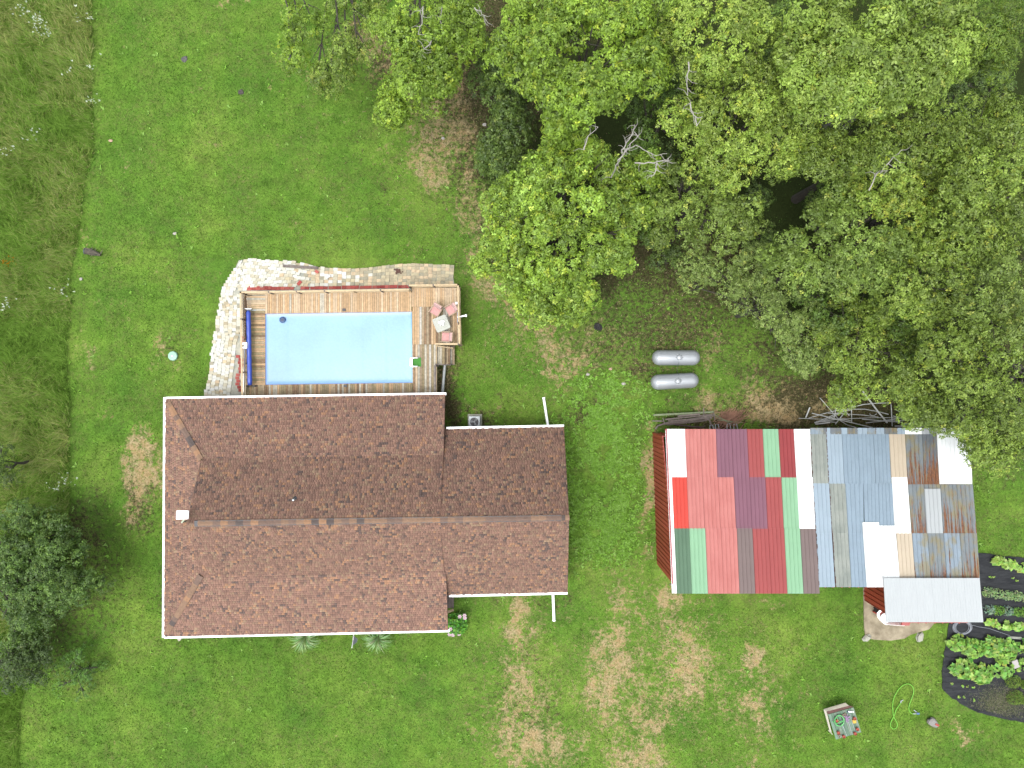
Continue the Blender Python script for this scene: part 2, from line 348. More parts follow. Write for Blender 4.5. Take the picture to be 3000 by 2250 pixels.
# fallen leaves
N = 60000; x = nr.uniform(-15, 33, N); y = nr.uniform(-6, 25, N); s_, l_, f_, _ = masks(x, y)
keep = free(x, y) & (nr.random(N) > _ * .9) & (nr.random(N) < np.maximum(l_ * .8, s_ * .55)) ; x = x[keep]; y = y[keep]; N = len(x)
blades(N, x, y, .03, .08, (nr.random(N) * 6, 2.6, 0), pal(N, [A(166, 146, 108), A(196, 180, 142), A(116, 100, 72), A(84, 76, 52)], .2), name='fallen_leaves')
N = 9000; x = nr.uniform(-1, 18, N); y = nr.uniform(-25, -13, N); s_, l_, f_, _ = masks(x, y)
keep = free(x, y) & (nr.random(N) < s_ * .8); x = x[keep]; y = y[keep]; N = len(x)
blades(N, x, y, .02, .05, (nr.random(N) * 6, 2.6, 0), pal(N, [A(226, 212, 168), A(208, 194, 146), A(150, 136, 96)], .15), name='dry_straw')
# ---------------------------------------------------------------- house
RZ, BZ, EZ, WZ = 5.4, 3.56, 2.62, 2.62
Gw = Vector((-18.04, -7.79, RZ)); Ge = Vector((3.19, -7.46, RZ)); kx = lambda x: -7.46 + (x - 3.19) * .0155
NW = Vector((-20.66, -.915, EZ)); NE = Vector((-3.99, -.65, EZ)); SW_ = Vector((-20.74, -15.05, EZ)); SE = Vector((-3.82, -14.66, EZ))
XB = -18.15
bN = lambda x: Vector((x, kx(x) + 3.4, BZ)); bS = lambda x: Vector((x, kx(x) - 3.4, BZ))
rd = lambda x: Vector((x, kx(x), RZ))
wNE = Vector((3.10, -2.57, WZ)); wNW = Vector((-4.0, -2.71, WZ)); wSE = Vector((3.32, -12.41, WZ)); wSW = Vector((-3.91, -12.58, WZ))
house = empty('house', (-11, -7.8, 0), label='long house with brown shingle roof and white gutters beside the pool deck', cat='house')
HO = house.location.copy()
planes = [([NW, NE, bN(-3.99), bN(XB)], 0), ([bN(XB), bN(-4), rd(-4), rd(XB)], 0), ([wNW, wNE, Vector((3.19, Ge.y, RZ)), rd(-4)], 0),
          ([SE, SW_, bS(XB), bS(-3.85)], 1), ([bS(-3.95), bS(XB), rd(XB), rd(-4)], 1), ([wSE, wSW, rd(-4), Vector((3.19, Ge.y, RZ))], 1),
          ([SW_, NW, bN(XB), bS(XB)], 2)]
COLS = [A(143, 112, 98, .92), A(153, 120, 104, .92), A(132, 104, 92, .92), A(145, 119, 101, .92), A(174, 134, 106, .85), A(164, 138, 114, .85), A(108, 92, 86, .9), A(120, 98, 88, .9)]
PW = [.24, .22, .2, .14, .06, .03, .06, .05]
sv, sf, scol = [], [], []
shn = 0
deckm = MB()
for poly, side in planes:
    e = (poly[1] - poly[0]).normalized(); nrm = (poly[1] - poly[0]).cross(poly[2] - poly[1]).normalized()
    if nrm.z < 0: nrm = -nrm
    u = nrm.cross(e).normalized()
    if u.z < 0: u = -u
    deckm.poly([p - Vector((0, 0, .03)) for p in poly], .1)
    o = poly[0]; P2 = [((p - o).dot(e), (p - o).dot(u)) for p in poly]
    vmax = max(p[1] for p in P2); EXP = .142; v = min(p[1] for p in P2) - .03
    row = 0
    prev_c = 0
    while v < vmax:
        vm = min(v + EXP * .5, vmax - .01); xs = []
        for i in range(len(P2)):
            a, b2 = P2[i], P2[(i + 1) % len(P2)]
            if (a[1] - vm) * (b2[1] - vm) < 0: xs.append(a[0] + (b2[0] - a[0]) * (vm - a[1]) / (b2[1] - a[1]))
        if len(xs) >= 2:
            s0, s1 = min(xs), max(xs); s = s0 - rng.random() * .15; run = 0; cc = 0
            while s < s1:
                t = s + rng.choice([.11, .13, .15, .15, .17, .2]); a0 = max(s, s0); a1 = min(t, s1)
                if a1 > a0 + .005:
                    cl_ = float(vnoise(np.array([a0 * .9 + v * .5 + side * 40]), np.array([v * 1.1 + o.x]), 3.2, 2, 61)[0])
                    if cl_ > .66: ci = rng.choice([4, 6, 5, 6, 4, 1])
                    else: ci = rng.choices(range(8), [.28, .22, .22, .18, .02, .02, .01, .05])[0]
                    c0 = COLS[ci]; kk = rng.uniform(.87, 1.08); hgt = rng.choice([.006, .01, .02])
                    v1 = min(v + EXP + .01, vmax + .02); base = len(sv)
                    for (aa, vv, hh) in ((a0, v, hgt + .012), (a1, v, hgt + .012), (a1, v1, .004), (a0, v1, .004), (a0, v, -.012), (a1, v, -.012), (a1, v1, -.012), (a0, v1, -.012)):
                        p = o + e * aa + u * vv + nrm * hh; sv.append(tuple(p)); scol.append([q * kk * (.62 if vv == v1 else 1.08) for q in c0])  # upper edge of each tab coloured darker to paint in the course shadow line
                    sf += [(base, base + 1, base + 2, base + 3), (base + 4, base + 5, base + 1, base), (base + 5, base + 6, base + 2, base + 1), (base + 7, base + 4, base, base + 3)]
                s = t
        v += EXP; row += 1
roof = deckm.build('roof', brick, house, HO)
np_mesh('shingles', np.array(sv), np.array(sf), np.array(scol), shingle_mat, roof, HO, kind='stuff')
cap_m = [M_('cap_shingle_%d' % i, A(*c, .95), .2, 9, .9, rnd=.12) for i, c in enumerate([(176, 140, 112), (196, 150, 112), (150, 122, 106), (112, 98, 92)])]
def caps(a, b, step, wd, rise, drop):
    d = b - a; L = d.length; d.normalize(); side = d.cross(Vector((0, 0, 1))).normalized(); k = int(L / step)
    for i in range(k):
        p = a + d * (i * L / k); q = a + d * ((i + 1) * L / k + .02)
        mb = MB(); n0 = 0; up = Vector((0, 0, 1))
        top = [p + up * (rise + .012), q + up * rise]
        vs = []
        for (pt, hh) in ((p, rise + .014), (q, rise)):
            vs += [pt - side * wd / 2 + up * (hh - drop), pt + up * hh, pt + side * wd / 2 + up * (hh - drop)]
        vs += [v_ - up * .03 for v_ in vs]
        mb.v = [tuple(v_) for v_ in vs]
        mb.f = [(0, 1, 4, 3), (1, 2, 5, 4), (6, 9, 10, 7), (7, 10, 11, 8), (0, 3, 9, 6), (2, 8, 11, 5), (0, 6, 7, 1), (1, 7, 8, 2), (3, 4, 10, 9), (4, 5, 11, 10)]
        mb.build('cap_shingle', rng.choices(cap_m, [5, 2, 5, 2])[0], roof, HO)
caps(rd(-17.5) + Vector((0, 0, .03)), rd(2.75) + Vector((0, 0, .03)), .42, .36, .07, .085)
caps(NW + Vector((.15, -.2, .06)), bN(XB) + Vector((0, 0, .05)), .3, .34, .06, .05)
caps(SW_ + Vector((.15, .2, .06)), bS(XB) + Vector((0, 0, .05)), .3, .34, .06, .05)
caps(rd(2.75) + Vector((0, 0, .02)), rd(3.19) + Vector((0, 0, .02)), .22, .3, .05, .085)
# ridge vent slot under the caps
MB().beam(rd(-17.7) + Vector((0, .0, .0)), rd(2.72), .32, .09).build('ridge_vent', black_pl, roof, HO)
# gutters, fascia, gable ends, walls
def gutter(a, b, out):
    mb = MB(); o_ = Vector(out) * .07; dn = Vector((0, 0, -.06))
    mb.beam(a + o_ + dn, b + o_ + dn, .012, .12); o2 = Vector(out) * .13
    mb.beam(a + o2 + Vector((0, 0, -.03)), b + o2 + Vector((0, 0, -.03)), .018, .12)
    mb.beam(a + o_ * .5 + Vector((0, 0, -.02)), b + o_ * .5 + Vector((0, 0, -.02)), .05, .06)
    mb.beam(a + o_ + Vector((0, 0, -.085)), b + o_ + Vector((0, 0, -.085)), .15, .01)
    mb.beam(a + o_ + Vector((0, 0, .0)), b + o_ + Vector((0, 0, .0)), .14, .008)
    mb.build('gutter', white_metal, house, HO)
gutter(NW, NE + Vector((.06, 0, 0)), (0, 1, 0)); gutter(SW_, SE + Vector((.08, 0, 0)), (0, -1, 0))
gutter(wNW + Vector((.08, 0, 0)), wNE, (0, 1, 0)); gutter(wSW + Vector((.15, 0, 0)), wSE, (0, -1, 0))
gutter(SW_ + Vector((0, -.1, 0)), NW + Vector((0, .12, 0)), (-1, 0, 0))
trim = MB()
for a, b in ((NE, bN(-3.99)), (SE, bS(-3.85)), (wNE, Ge), (wSE, Ge)):
    trim.beam(a + Vector((-.02, 0, -.1)), b + Vector((-.02, 0, -.1)), .03, .16)
trim.build('rake_board', M_('rake_brown', A(110, 84, 76), .1), house, HO)
gab = MB(); g0 = Vector((-18.0, 0, 0))
gab.poly([bN(-17.98) - Vector((0, .25, .05)), bS(-17.98) + Vector((0, .25, -.05)), rd(-17.98) - Vector((0, 0, .15))], .03)
gab.build('gable_wall', white_metal, house, HO)
wall = MB()
def wl(a, b, z0, z1): wall.quadbox([Vector((a[0] + p, a[1] + q, z1)) for p, q in ((0, 0),)] , [])
def wallbox(x0, y0, x1, y1, h):
    for (ax_, ay_, bx_, by_) in ((x0, y0, x1, y0), (x1, y0, x1, y1), (x1, y1, x0, y1), (x0, y1, x0, y0)):
        wall.beam((ax_, ay_, h / 2), (bx_, by_, h / 2), .2, h)
wallbox(-20.2, -14.35, -4.35, -1.35, 2.5)
wallbox(-4.3, -12.1, 2.75, -3.05, 2.55)
wall.poly([(-4.2, -11.0, 3.3), (-4.2, -4.4, 3.3), (-4.2, -7.5, 5.2)][::-1], .1)
wall.v += [(2.8, -12.1, 2.6), (2.8, -3.05, 2.6), (2.8, -7.5, 5.3), (2.7, -12.1, 2.6), (2.7, -3.05, 2.6), (2.7, -7.5, 5.3)]
k0 = len(wall.v) - 6; wall.f += [(k0, k0 + 1, k0 + 2), (k0 + 5, k0 + 4, k0 + 3)]
wall.build('wall', brick, house, HO)
pane_m = M_('window_glass', (.05, .07, .09), .1, 1, .08)
def window(x, y, z, wd, ht, axis_):
    fr = MB(); gl = MB()
    for s_ in (-1, 1):
        if axis_ == 'x':
            fr.box((x + s_ * wd / 2, y, z), (.07, .08, ht + .07)); fr.box((x, y, z + s_ * ht / 2), (wd, .075, .07))
        else:
            fr.box((x, y + s_ * wd / 2, z), (.08, .07, ht + .07)); fr.box((x, y, z + s_ * ht / 2), (.075, wd, .07))
    if axis_ == 'x': fr.box((x, y, z), (wd, .05, .04)); gl.box((x, y, z), (wd, .03, ht))
    else: fr.box((x, y, z), (.05, wd, .04)); gl.box((x, y, z), (.03, wd, ht))
    wdw = fr.build('window', white_metal, house, HO); gl.build('pane', pane_m, wdw, HO)
for x in (-18, -14.2, -7): window(x, -14.47, 1.45, 1.2, 1.1, 'x')
for x in (-17.5, -9): window(x, -1.22, 1.45, 1.2, 1.1, 'x')
for y in (-11, -5): window(-20.33, y, 1.45, 1.2, 1.1, 'y')
window(2.89, -5, 1.45, 1.1, 1.0, 'y')
dr = MB().box((-10.6, -14.48, 1.02), (.95, .06, 2.04)).build('door', white_metal, house, HO)
MB().box((-10.25, -14.53, 1.0), (.04, .05, .12)).build('handle', black_pl, dr, HO)
gd = MB()
for k in range(4): gd.box((-.6, -12.23, .3 + k * .56), (4.2, .06, .54))
gd.build('garage_door', white_metal, house, HO)
# roof vent pipe
vp = W(857, 1466, 0); vp = Vector(((857 - 1500) * (45 - 5.2) / F, -(1466 - 1125) * (45 - 5.2) / F, 5.0)); zz = RZ - abs(vp.y - kx(vp.x)) * .587
vent = MB().lathe((vp.x, vp.y, zz - .05), [(.17, 0), (.15, .08), (.06, .16), (.05, .2)], 12).build('vent_pipe', black_pl, house, HO)
MB().lathe((vp.x, vp.y, zz + .1), [(.055, 0), (.055, .3), (.035, .3)], 12).build('pipe', galv, vent, HO)
# white panel on a short mast at the roof's west end
pz = 5.6; pp = W(535, 1506, pz)
an = empty('antenna', (pp.x, pp.y, 4.5), label='flat white rectangular panel on a short pole at the west end of the brown roof', cat='antenna')
q = [W(x, y, pz) for x, y in ((517, 1521), (552, 1520), (553, 1496), (518, 1496))]
MB().quadbox([p + Vector((0, 0, .05)) for p in q], [p - Vector((0, 0, .05)) for p in q]).build('panel', M_('blown_white', (.85, .85, .85), .0, 1, .5, bmp=0), an, an.location)
p0 = W(541, 1531, 5.0); MB().tube([p0 - Vector((0, 0, 1.2)), p0 + Vector((0, .08, .35)), W(541, 1520, 5.52)], .045, 8).build('pole', M_('pole_cream', A(225, 235, 205), .1), an, an.location)
# side brackets on the west gutter
# white drain pipes on the ground
def drain(pts, label, r=.055, m=white_metal, group=None):
    P = [W(*p) for p in pts]; mb = MB(); mb.tube(P, r, 10)
    root = empty('drain_pipe', (P[-1].x, P[-1].y, 0), label=label, cat='drain pipe', group=group)
    mb.build('pipe', m, root, root.location, smooth=False)
    MB().tube([P[0], P[0] + (P[0] - P[1]).normalized() * .06], r * 1.25, 10).build('coupling', m, root, root.location)
drain([(1593, 1167, .1), (1606, 1252, .25), (1607, 1262, 1.0)], 'white downspout pipe lying on grass north of the garage wing', .08)
drain([(1623, 1816, .1), (1620, 1738, .28), (1619, 1730, 1.0)], 'white downspout pipe lying on grass south of the garage wing', .085)
drain([(1303, 1071, .5), (1296, 1150, .4), (1296, 1158, 1.4)], 'pale grey drain pipe running from the stairs to the gutter corner', .09, M_('grey_pvc', A(205, 210, 208), .06, 3, .4))
# small stub and board at the southwest corner
mb = MB().beam(W(521, 1866, .12), W(528, 1876, .12), .2, .05); mb.build('board', wood_old[0], None, W(524, 1871), label='short plank lying below the southwest corner of the house', cat='board')
# air conditioner
ac = empty('air_conditioner', (*W(1389, 1237)[:2], 0), label='square grey air conditioner with a round fan on top', cat='air conditioner')
o = Vector(ac.location); az = .8; c0 = W(1389.5, 1236, az); hw = .34
mb = MB().box((c0.x, c0.y, .42), (hw * 2 - .04, hw * 2 - .04, .74))
for i in range(9): mb.box((c0.x, c0.y, .12 + i * .075), (hw * 2 - .01, hw * 2 - .01, .02))
mb.build('case', galv, ac, o)
mb = MB(); seg = 24
ring = [Vector((c0.x + .27 * math.cos(2 * math.pi * k / seg), c0.y + .27 * math.sin(2 * math.pi * k / seg), az + .02)) for k in range(seg)]
sq = []
for k in range(seg):
    a = 2 * math.pi * k / seg; s_ = hw / max(abs(math.cos(a)), abs(math.sin(a))); sq.append(Vector((c0.x + s_ * math.cos(a), c0.y + s_ * math.sin(a), az + .02)))
mb.v = [tuple(p) for p in ring + sq + [p - Vector((0, 0, .04)) for p in ring] + [p - Vector((0, 0, .04)) for p in sq]]
for k in range(seg):
    j = (k + 1) % seg; mb.f += [(k, seg + k, seg + j, j), (2 * seg + k, k, j, 2 * seg + j), (seg + k, 3 * seg + k, 3 * seg + j, seg + j)]
mb.build('top_frame', galv, ac, o)
MB().lathe((c0.x, c0.y, az - .03), [(.275, .03), (.275, .036)], 24).build('fan_well', black_pl, ac, o)
fan_m = M_('fan_metal', A(168, 174, 176), .2, 6, .4)
hub = MB().lathe((c0.x, c0.y, az + .01), [(.07, 0), (.07, .03), (.03, .035)], 12).build('fan', fan_m, ac, o)
for a in (175, 60, -62):
    mb = MB(); d = Vector((math.cos(R(a)), math.sin(R(a)), 0)); s_ = Vector((-d.y, d.x, 0)); cc = Vector((c0.x, c0.y, az + .018))
    mb.poly([cc + d * .07 - s_ * .05, cc + d * .24 - s_ * .1, cc + d * .255 + s_ * .05 + Vector((0, 0, .02)), cc + d * .08 + s_ * .05 + Vector((0, 0, .02))], .006); mb.build('fan_blade', fan_m, hub, o)
g = MB()
for rr in (.09, .15, .21, .27):
    g.tube([(c0.x + rr * math.cos(k * math.pi / 10), c0.y + rr * math.sin(k * math.pi / 10), az + .055) for k in range(21)], .002, 4, False)
g.build('fan_guard', black_pl, ac, o)
MB().box((c0.x, c0.y, .02), (.9, .9, .06)).build('base_pad', concrete, ac, o)
# ---------------------------------------------------------------- patio
patio = MB()
outl = [(593,1163),(612,1094),(617,1029),(631,948),(650,838),(684,781),(700,757),(849,765),(932,781),(1014,787),(1079,783),(1185,771),(1323,775),(1333,845),(1333,870),(735,870),(735,1175),(593,1175)]
patio_root = empty('patio', W(680, 900, 0), kind='structure')
po = patio_root.location.copy()
outl = [(x + (5 if x < 700 else 0), y + (5 if y < 800 else 0)) for x, y in outl]
patio.poly([W(x, y, .035) for x, y in outl], .12).build('patio_bed', concrete, patio_root, po)
cream = [M_('paver_cream_%d' % i, A(*c, 1.35), .1, 6, .9, rnd=.12) for i, c in enumerate([(228, 228, 214), (222, 219, 200), (208, 201, 176), (234, 234, 226)])]
tan_ = [M_('paver_tan_%d' % i, A(*c, 1.45), .16, 6, .9, rnd=.18) for i, c in enumerate([(206, 194, 160), (190, 178, 148), (214, 192, 158), (176, 170, 146)])]
redp = [M_('paver_red_%d' % i, A(*c, 1.2), .16, 6, .9, rnd=.2) for i, c in enumerate([(198, 92, 84), (182, 76, 70), (210, 112, 100)])]
cells = []
yo = lambda x: np.interp(x, [684, 700, 849, 932, 1014, 1079, 1185, 1323], [781, 757, 765, 781, 787, 783, 771, 775])
yi = lambda x: np.interp(x, [700, 800, 1333], [852, 850, 842])
x = 690.0; k = 0
while x < 1326:
    ej = rng.uniform(-2.5, 3) if x < 900 else rng.uniform(-1, 1.5); wdt = 13 if x < 1050 else 12.5; n_ = max(5, int(round((yi(x) - yo(x)) / 9.4)))
    jog = rng.uniform(-2, 2)
    for j in range(n_):
        t0, t1 = j / n_, (j + 1) / n_; off = (6 if j % 2 else 0) if x < 900 else rng.uniform(-1, 1)
        xs = [x + off, x + wdt + off]
        lean = (-.25 if x < 900 else -.04)
        q = [(xs[i] + lean * ((yo(x) * (1 - t) + yi(x) * t) - 800), (yo(xs[i]) + ej) * (1 - t) + yi(xs[i]) * t) for i, t in ((0, t0), (1, t0), (1, t1), (0, t1))]
        cx = sum(p[0] for p in q) / 4; cy = sum(p[1] for p in q) / 4
        crack = abs(cx - np.interp(cy, [795, 850], [889, 866])) < np.interp(cy, [795, 850], [2, 11])
        if crack or (abs(cx - 1165) < 7 and abs(cy - 794) < 7 and False): continue
        # red row next to the deck
        cells.append((q, 'r' if (t1 > .9 and x > 728) else ('c' if rng.random() > (x - 800) / 300 else 't')))
    x += wdt
y = 862.0
while y < 1165:
    xo = np.interp(y, [838, 948, 1029, 1094, 1163], [650, 631, 617, 612, 594]); xi = np.interp(y, [860, 960, 1000, 1060, 1165], [706, 704, 692, 686, 672]); 
    xo += rng.uniform(-3, 3); n_ = int(round((xi - xo) / 11.5)); sh_ = rng.uniform(-1, 1)
    for j in range(n_):
        t0, t1 = j / n_, (j + 1) / n_; d = (j % 2) * 4.0
        q = [(xo + (xi - xo) * t0, y + d), (xo + (xi - xo) * t1, y + d), (xo + (xi - xo) * t1, y + d + 9), (xo + (xi - xo) * t0, y + d + 9)]
        if rng.random() < .15: q = [(p[0], p[1]) for p in q]
        cells.append((q, 'c' if rng.random() < .8 else 't'))
    y += 9.0
for yy in np.arange(785, 862, 9.0):   # corner wedge
    xo = np.interp(yy, [757, 781, 838, 862], [700, 686, 650, 645]); xe = 704 - (yy - 800) * .25
    n_ = int((xe - xo) / 12)
    for j in range(n_): cells.append(([(xo + 12 * j, yy), (xo + 12 * j + 12, yy), (xo + 12 * j + 12, yy + 9), (xo + 12 * j, yy + 9)], 'c'))
for (xx, yy) in [(700 + rng.uniform(-6, 6), v) for v in range(1040, 1146, 9)] + [(712, v) for v in (985, 995, 1005, 1015, 1050, 1065)]:
    cells.append(([(xx - 6, yy), (xx + 6, yy), (xx + 6, yy + 8.6), (xx - 6, yy + 8.6)], 'r'))
for xx in np.arange(728, 790, 11.5): cells.append(([(xx, 838), (xx + 11, 838), (xx + 11, 847), (xx, 847)], 'r'))
rng.shuffle(cells)
area = lambda q: abs((q[1][0] - q[0][0]) * (q[3][1] - q[0][1]))
cells.sort(key=lambda c: -area(c[0]))
rest = {}
def paver_box(mb, q, z, tilt):
    c = Vector((sum(p[0] for p in q) / 4, sum(p[1] for p in q) / 4)); a = rng.gauss(0, .035)
    P = []
    for i, p in enumerate(q):
        d = Vector(p[:2]) - c; d = Vector((d.x * math.cos(a) - d.y * math.sin(a), d.x * math.sin(a) + d.y * math.cos(a))) * .955
        P.append(W(c.x + d.x, c.y + d.y, z + tilt[i]))
    mb.quadbox(P[::-1], [p - Vector((0, 0, .06)) for p in P[::-1]])
for i, (q, kd) in enumerate(cells):
    pal_ = {'c': cream, 't': tan_, 'r': redp}[kd]; mi = rng.randrange(len(pal_)); z = rng.uniform(.06, .09); t_ = [rng.uniform(-.012, .012) for _ in range(4)]
    if i < 285:
        mb = MB(); paver_box(mb, q, z, t_); mb.build('paver', pal_[mi], patio_root, po)
    else: paver_box(rest.setdefault((kd, mi), MB()), q, z, t_)
for (kd, mi), mb in rest.items():
    mb.build('paver_field', {'c': cream, 't': tan_, 'r': redp}[kd][mi], patio_root, po, kind='stuff')
def loose(px, py, w_, h_, a, z, m, label):
    c = W(px, py, z); MB().box((0, 0, 0), (w_, h_, .06), a).build('brick', m, None, None, label=label, cat='brick').location = c
loose(877, 829, .32, .2, R(50), .1, redp[0], 'loose red paver lying in the crack of the cream patio')
loose(928, 796, .24, .17, R(-30), .13, redp[2], 'small red paver lying near the timber on the patio edge')
loose(961, 811, .34, .16, R(35), .13, cream[3], 'loose cream paver lying skewed in the middle of the patio')
tb = MB().beam(W(829, 779, .12), W(932, 785, .12), .16, .12); tb.build('timber', grey_wood, None, W(880, 782), label='long grey timber lying on the north edge of the patio', cat='timber')
# leaves rust patch on the pavers
mb = MB()
for i in range(40):
    p = W(1167 + rng.gauss(0, 5), 794 + rng.gauss(0, 4), .12 + rng.random() * .04); a = rng.random() * 6
    mb.poly([p + Vector((math.cos(a + t) * .06, math.sin(a + t) * .05, rng.uniform(-.01, .02))) for t in (0, 1.6, 3.1, 4.7)], .004)
mb.build('leaf_heap', M_('dry_leaf', A(110, 66, 46), .3), None, W(1167, 794), label='heap of brown dry leaves on the east part of the patio', cat='leaf heap')
# ---------------------------------------------------------------- pool and deck
DZ = 1.2
deck = empty('pool_deck', W(960, 1010, 0), label='raised wooden pool deck with railings around the blue pool', cat='deck')
dko = deck.location.copy()
cnt = 0
def board(x0, y0, x1, y1, mats, vert, z=DZ, par=None):
    """plank covering picture rectangle x0..x1,y0..y1 at height z; small end and gap variation"""
    g = .35
    if vert: x0 += g; x1 -= g
    else: y0 += g; y1 -= g
    z += rng.uniform(-.004, .004)
    P = [W(x0, y1, z), W(x1, y1, z), W(x1, y0, z), W(x0, y0, z)]
    MB().quadbox(P, [p - Vector((0, 0, .035)) for p in P]).build('deck_board' if par is None else 'tread_board', rng.choice(mats), par or deck, dko)
N_, O_ = wood_new, wood_old
x = 777.0
while x < 1203:
    ym = 863 - (x - 777) * .018
    board(x, ym - 1 , x + 6.4, 919 - (x - 777) * .014, N_ + ([O_[0]] if rng.random() < .3 else []), True); x += 6.4
y = 866.0; i = 0
while y < 1127:
    mats = [N_[0], N_[1], N_[2], O_[1]] if y > 905 else [N_[0], O_[0], N_[3]]
    if y > 905: mats = [wood_old[4], wood_old[1], N_[2], wood_old[2], N_[1]]
    board(722, y, 777, y + 6.4, mats, False); y += 6.4
x = 724.0
while x < 1209:
    y0 = 1127.5 - max(0, (x - 777)) * .014; y0 = max(y0, 1121.5)
    board(x, y0, x + 6.3, 1172, [O_[4], O_[1], O_[4], O_[0], O_[2], N_[2]], True); x += 6.3
x = 1206.0
while x < 1343:
    board(x, 843, x + 6.9, 898.5, N_ + [N_[3]], True); x += 6.9
x = 1208.0; i = 0
seq = [N_[1], N_[1], N_[0], O_[3], O_[1], O_[2], O_[1], O_[2], N_[0], N_[1], O_[2], O_[1], O_[4], O_[0], O_[3], O_[0], O_[1], N_[0], N_[2], N_[3]]
while x < 1345:
    board(x, 898.8, x + 6.9, 1009, [seq[min(i, 19)]], True); x += 6.9; i += 1
x = 1210.0; i = 0; seq = [O_[2], N_[3], O_[0], O_[1], O_[4], O_[0], O_[1], O_[3], O_[4], O_[0]]
while x < 1277:
    board(x, 1009.4, x + 6.7, 1172, [seq[min(i, 9)]], True); x += 6.7; i += 1
fr = MB()
def fb(a, b, wd=.05, ht=.2, z=DZ - .14): fr.beam(W(a[0], a[1], 0).xy.to_3d() * 0 + Vector((*W(a[0], a[1], z)[:2], z)), Vector((*W(b[0], b[1], z)[:2], z)), wd, ht)
for a, b in (((719, 863), (1206, 855)), ((719, 863), (723, 1172)), ((1206, 842), (1347, 840)), ((1347, 840), (1351, 1010)), ((1279, 1010), (1351, 1010)), ((1279, 1010), (1279, 1172)),
             ((776, 921), (776, 1128)), ((776, 921), (1208, 914)), ((776, 1129), (1209, 1123)), ((1209, 913), (1211, 1123))): fb(a, b)
fr.build('frame', rail_wood, deck, dko)
# stairs going down to the east
stairs = empty('stairs', (0, 0, 0), 0); stairs.parent = deck; stairs.location = (0, 0, 0)
def tread(x0, x1, z, n):
    w_ = (x1 - x0) / n
    for i in range(n): board(x0 + i * w_, 1013 + (1070 - 1013) * 0, x0 + (i + 1) * w_, 1069, [O_[4], O_[1], O_[0], O_[2]], True, z, stairs)
tread(1279, 1303, .92, 3); tread(1302, 1319, .64, 3); tread(1318, 1332, .36, 2)
sm_ = MB()
for py in (1015, 1068):
    sm_.beam(W(1279, py, .85), W(1331, py, .22), .05, .22)
sm_.build('stringer', grey_wood, stairs, dko)
sr = MB(); sr.beam(W(1277, 1068, 1.9), W(1318, 1069, 1.3), .06, .09); sr.beam(W(1277, 1068, .7), W(1277, 1068, 2.0), .09); sr.beam(W(1318, 1069, .1), W(1318, 1069, 1.3), .09)
sr.build('handrail', grey_wood, stairs, dko)
sr = MB(); sr.beam(W(1277, 1013, 2.05), W(1326, 1020, 1.4), .06, .09); sr.beam(W(1326, 1020, .1), W(1326, 1020, 1.4), .09)
sr.build('handrail', rail_wood, stairs, dko)
# railings
def railing(pts, z1=2.1, n=None, both=True, mat=None):
    """pts: ground-plan corners given by picture position of the deck edge"""
    P = [Vector((*W(x, y, DZ)[:2], 0)) for x, y in pts]; mat = mat or rail_wood
    for a, b in zip(P[:-1], P[1:]):
        L = (b - a).length; k = max(1, int(round(L / 1.75)))
        MB().beam(a + Vector((0, 0, z1)), b + Vector((0, 0, z1)), .1, .035).build('top_rail', mat, deck, dko)
        for zz in (DZ + .3, DZ + .58): MB().beam(a + Vector((0, 0, zz)), b + Vector((0, 0, zz)), .035, .07).build('rail', mat, deck, dko)
        for i in range(k + 1):
            p = a + (b - a) * i / k
            MB().box((p.x, p.y, (z1 + .02) / 2), (.09, .09, z1 + .02)).build('post', grey_wood if rng.random() < .5 else mat, deck, dko)
railing([(1203, 854), (721, 862), (726, 1168)])
railing([(1203, 842), (1345, 840), (1349, 1008)])
railing([(1346, 1010), (1281, 1010)])
railing([(1279, 1072), (1279, 1165)], mat=grey_wood)
lat = MB()   # brown rope lattice on the west railing
a = Vector((*W(721, 862, DZ)[:2], 0)); b = Vector((*W(725, 1000, DZ)[:2], 0)); L = (b - a).length; d = (b - a) / L
for i in range(int(L / .16)):
    s = i * .16
    lat.beam(a + d * s + Vector((.06, 0, 1.3)), a + d * min(L, s + .5) + Vector((.06, 0, 1.95)), .025, .02); lat.beam(a + d * min(L, s + .5) + Vector((.08, 0, 1.3)), a + d * s + Vector((.08, 0, 1.95)), .025, .02)
lat.build('lattice', M_('brown_lattice', A(140, 100, 80), .3), deck, dko, kind='stuff')
# pool
pool = empty('swimming_pool', W(993, 1020, 0), label='rectangular pool under a pale blue floating cover in the wooden deck', cat='pool')
plo = pool.location.copy(); cz = 1.12
C4 = [(777.5, 918.5), (1207, 912), (1210, 1121.5), (778.5, 1127)]
wm = MB()
for a, b in zip(C4, C4[1:] + C4[:1]):
    a3, b3 = W(*a, .55), W(*b, .55); wm.beam(a3, b3, .04, 1.08)
wm.build('pool_wall', M_('pool_wall', A(90, 150, 220), .05, 2, .4), pool, plo)
m, n, l, b = newmat('solar_cover')
vec = coords(n, l); 
big = noise(n, l, vec, .35, 3, .5); c_ = ramp(n, l, big, [(.3, A(134, 190, 240)), (.7, A(152, 212, 246))])
ck = n.new('ShaderNodeTexVoronoi'); ck.inputs['Scale'].default_value = 9; l.new(vec, ck.inputs['Vector'])
c_ = mix(n, l, 1.0, c_, ramp(n, l, ck.outputs['Distance'], [(.1, 1.0), (.8, .93)]), 'MULTIPLY')
l.new(c_, b.inputs['Base Color']); b.inputs['Roughness'].default_value = .35; bump(n, l, b, ck.outputs['Distance'], .004, .3)
gx, gy = 80, 40; vv = []; 
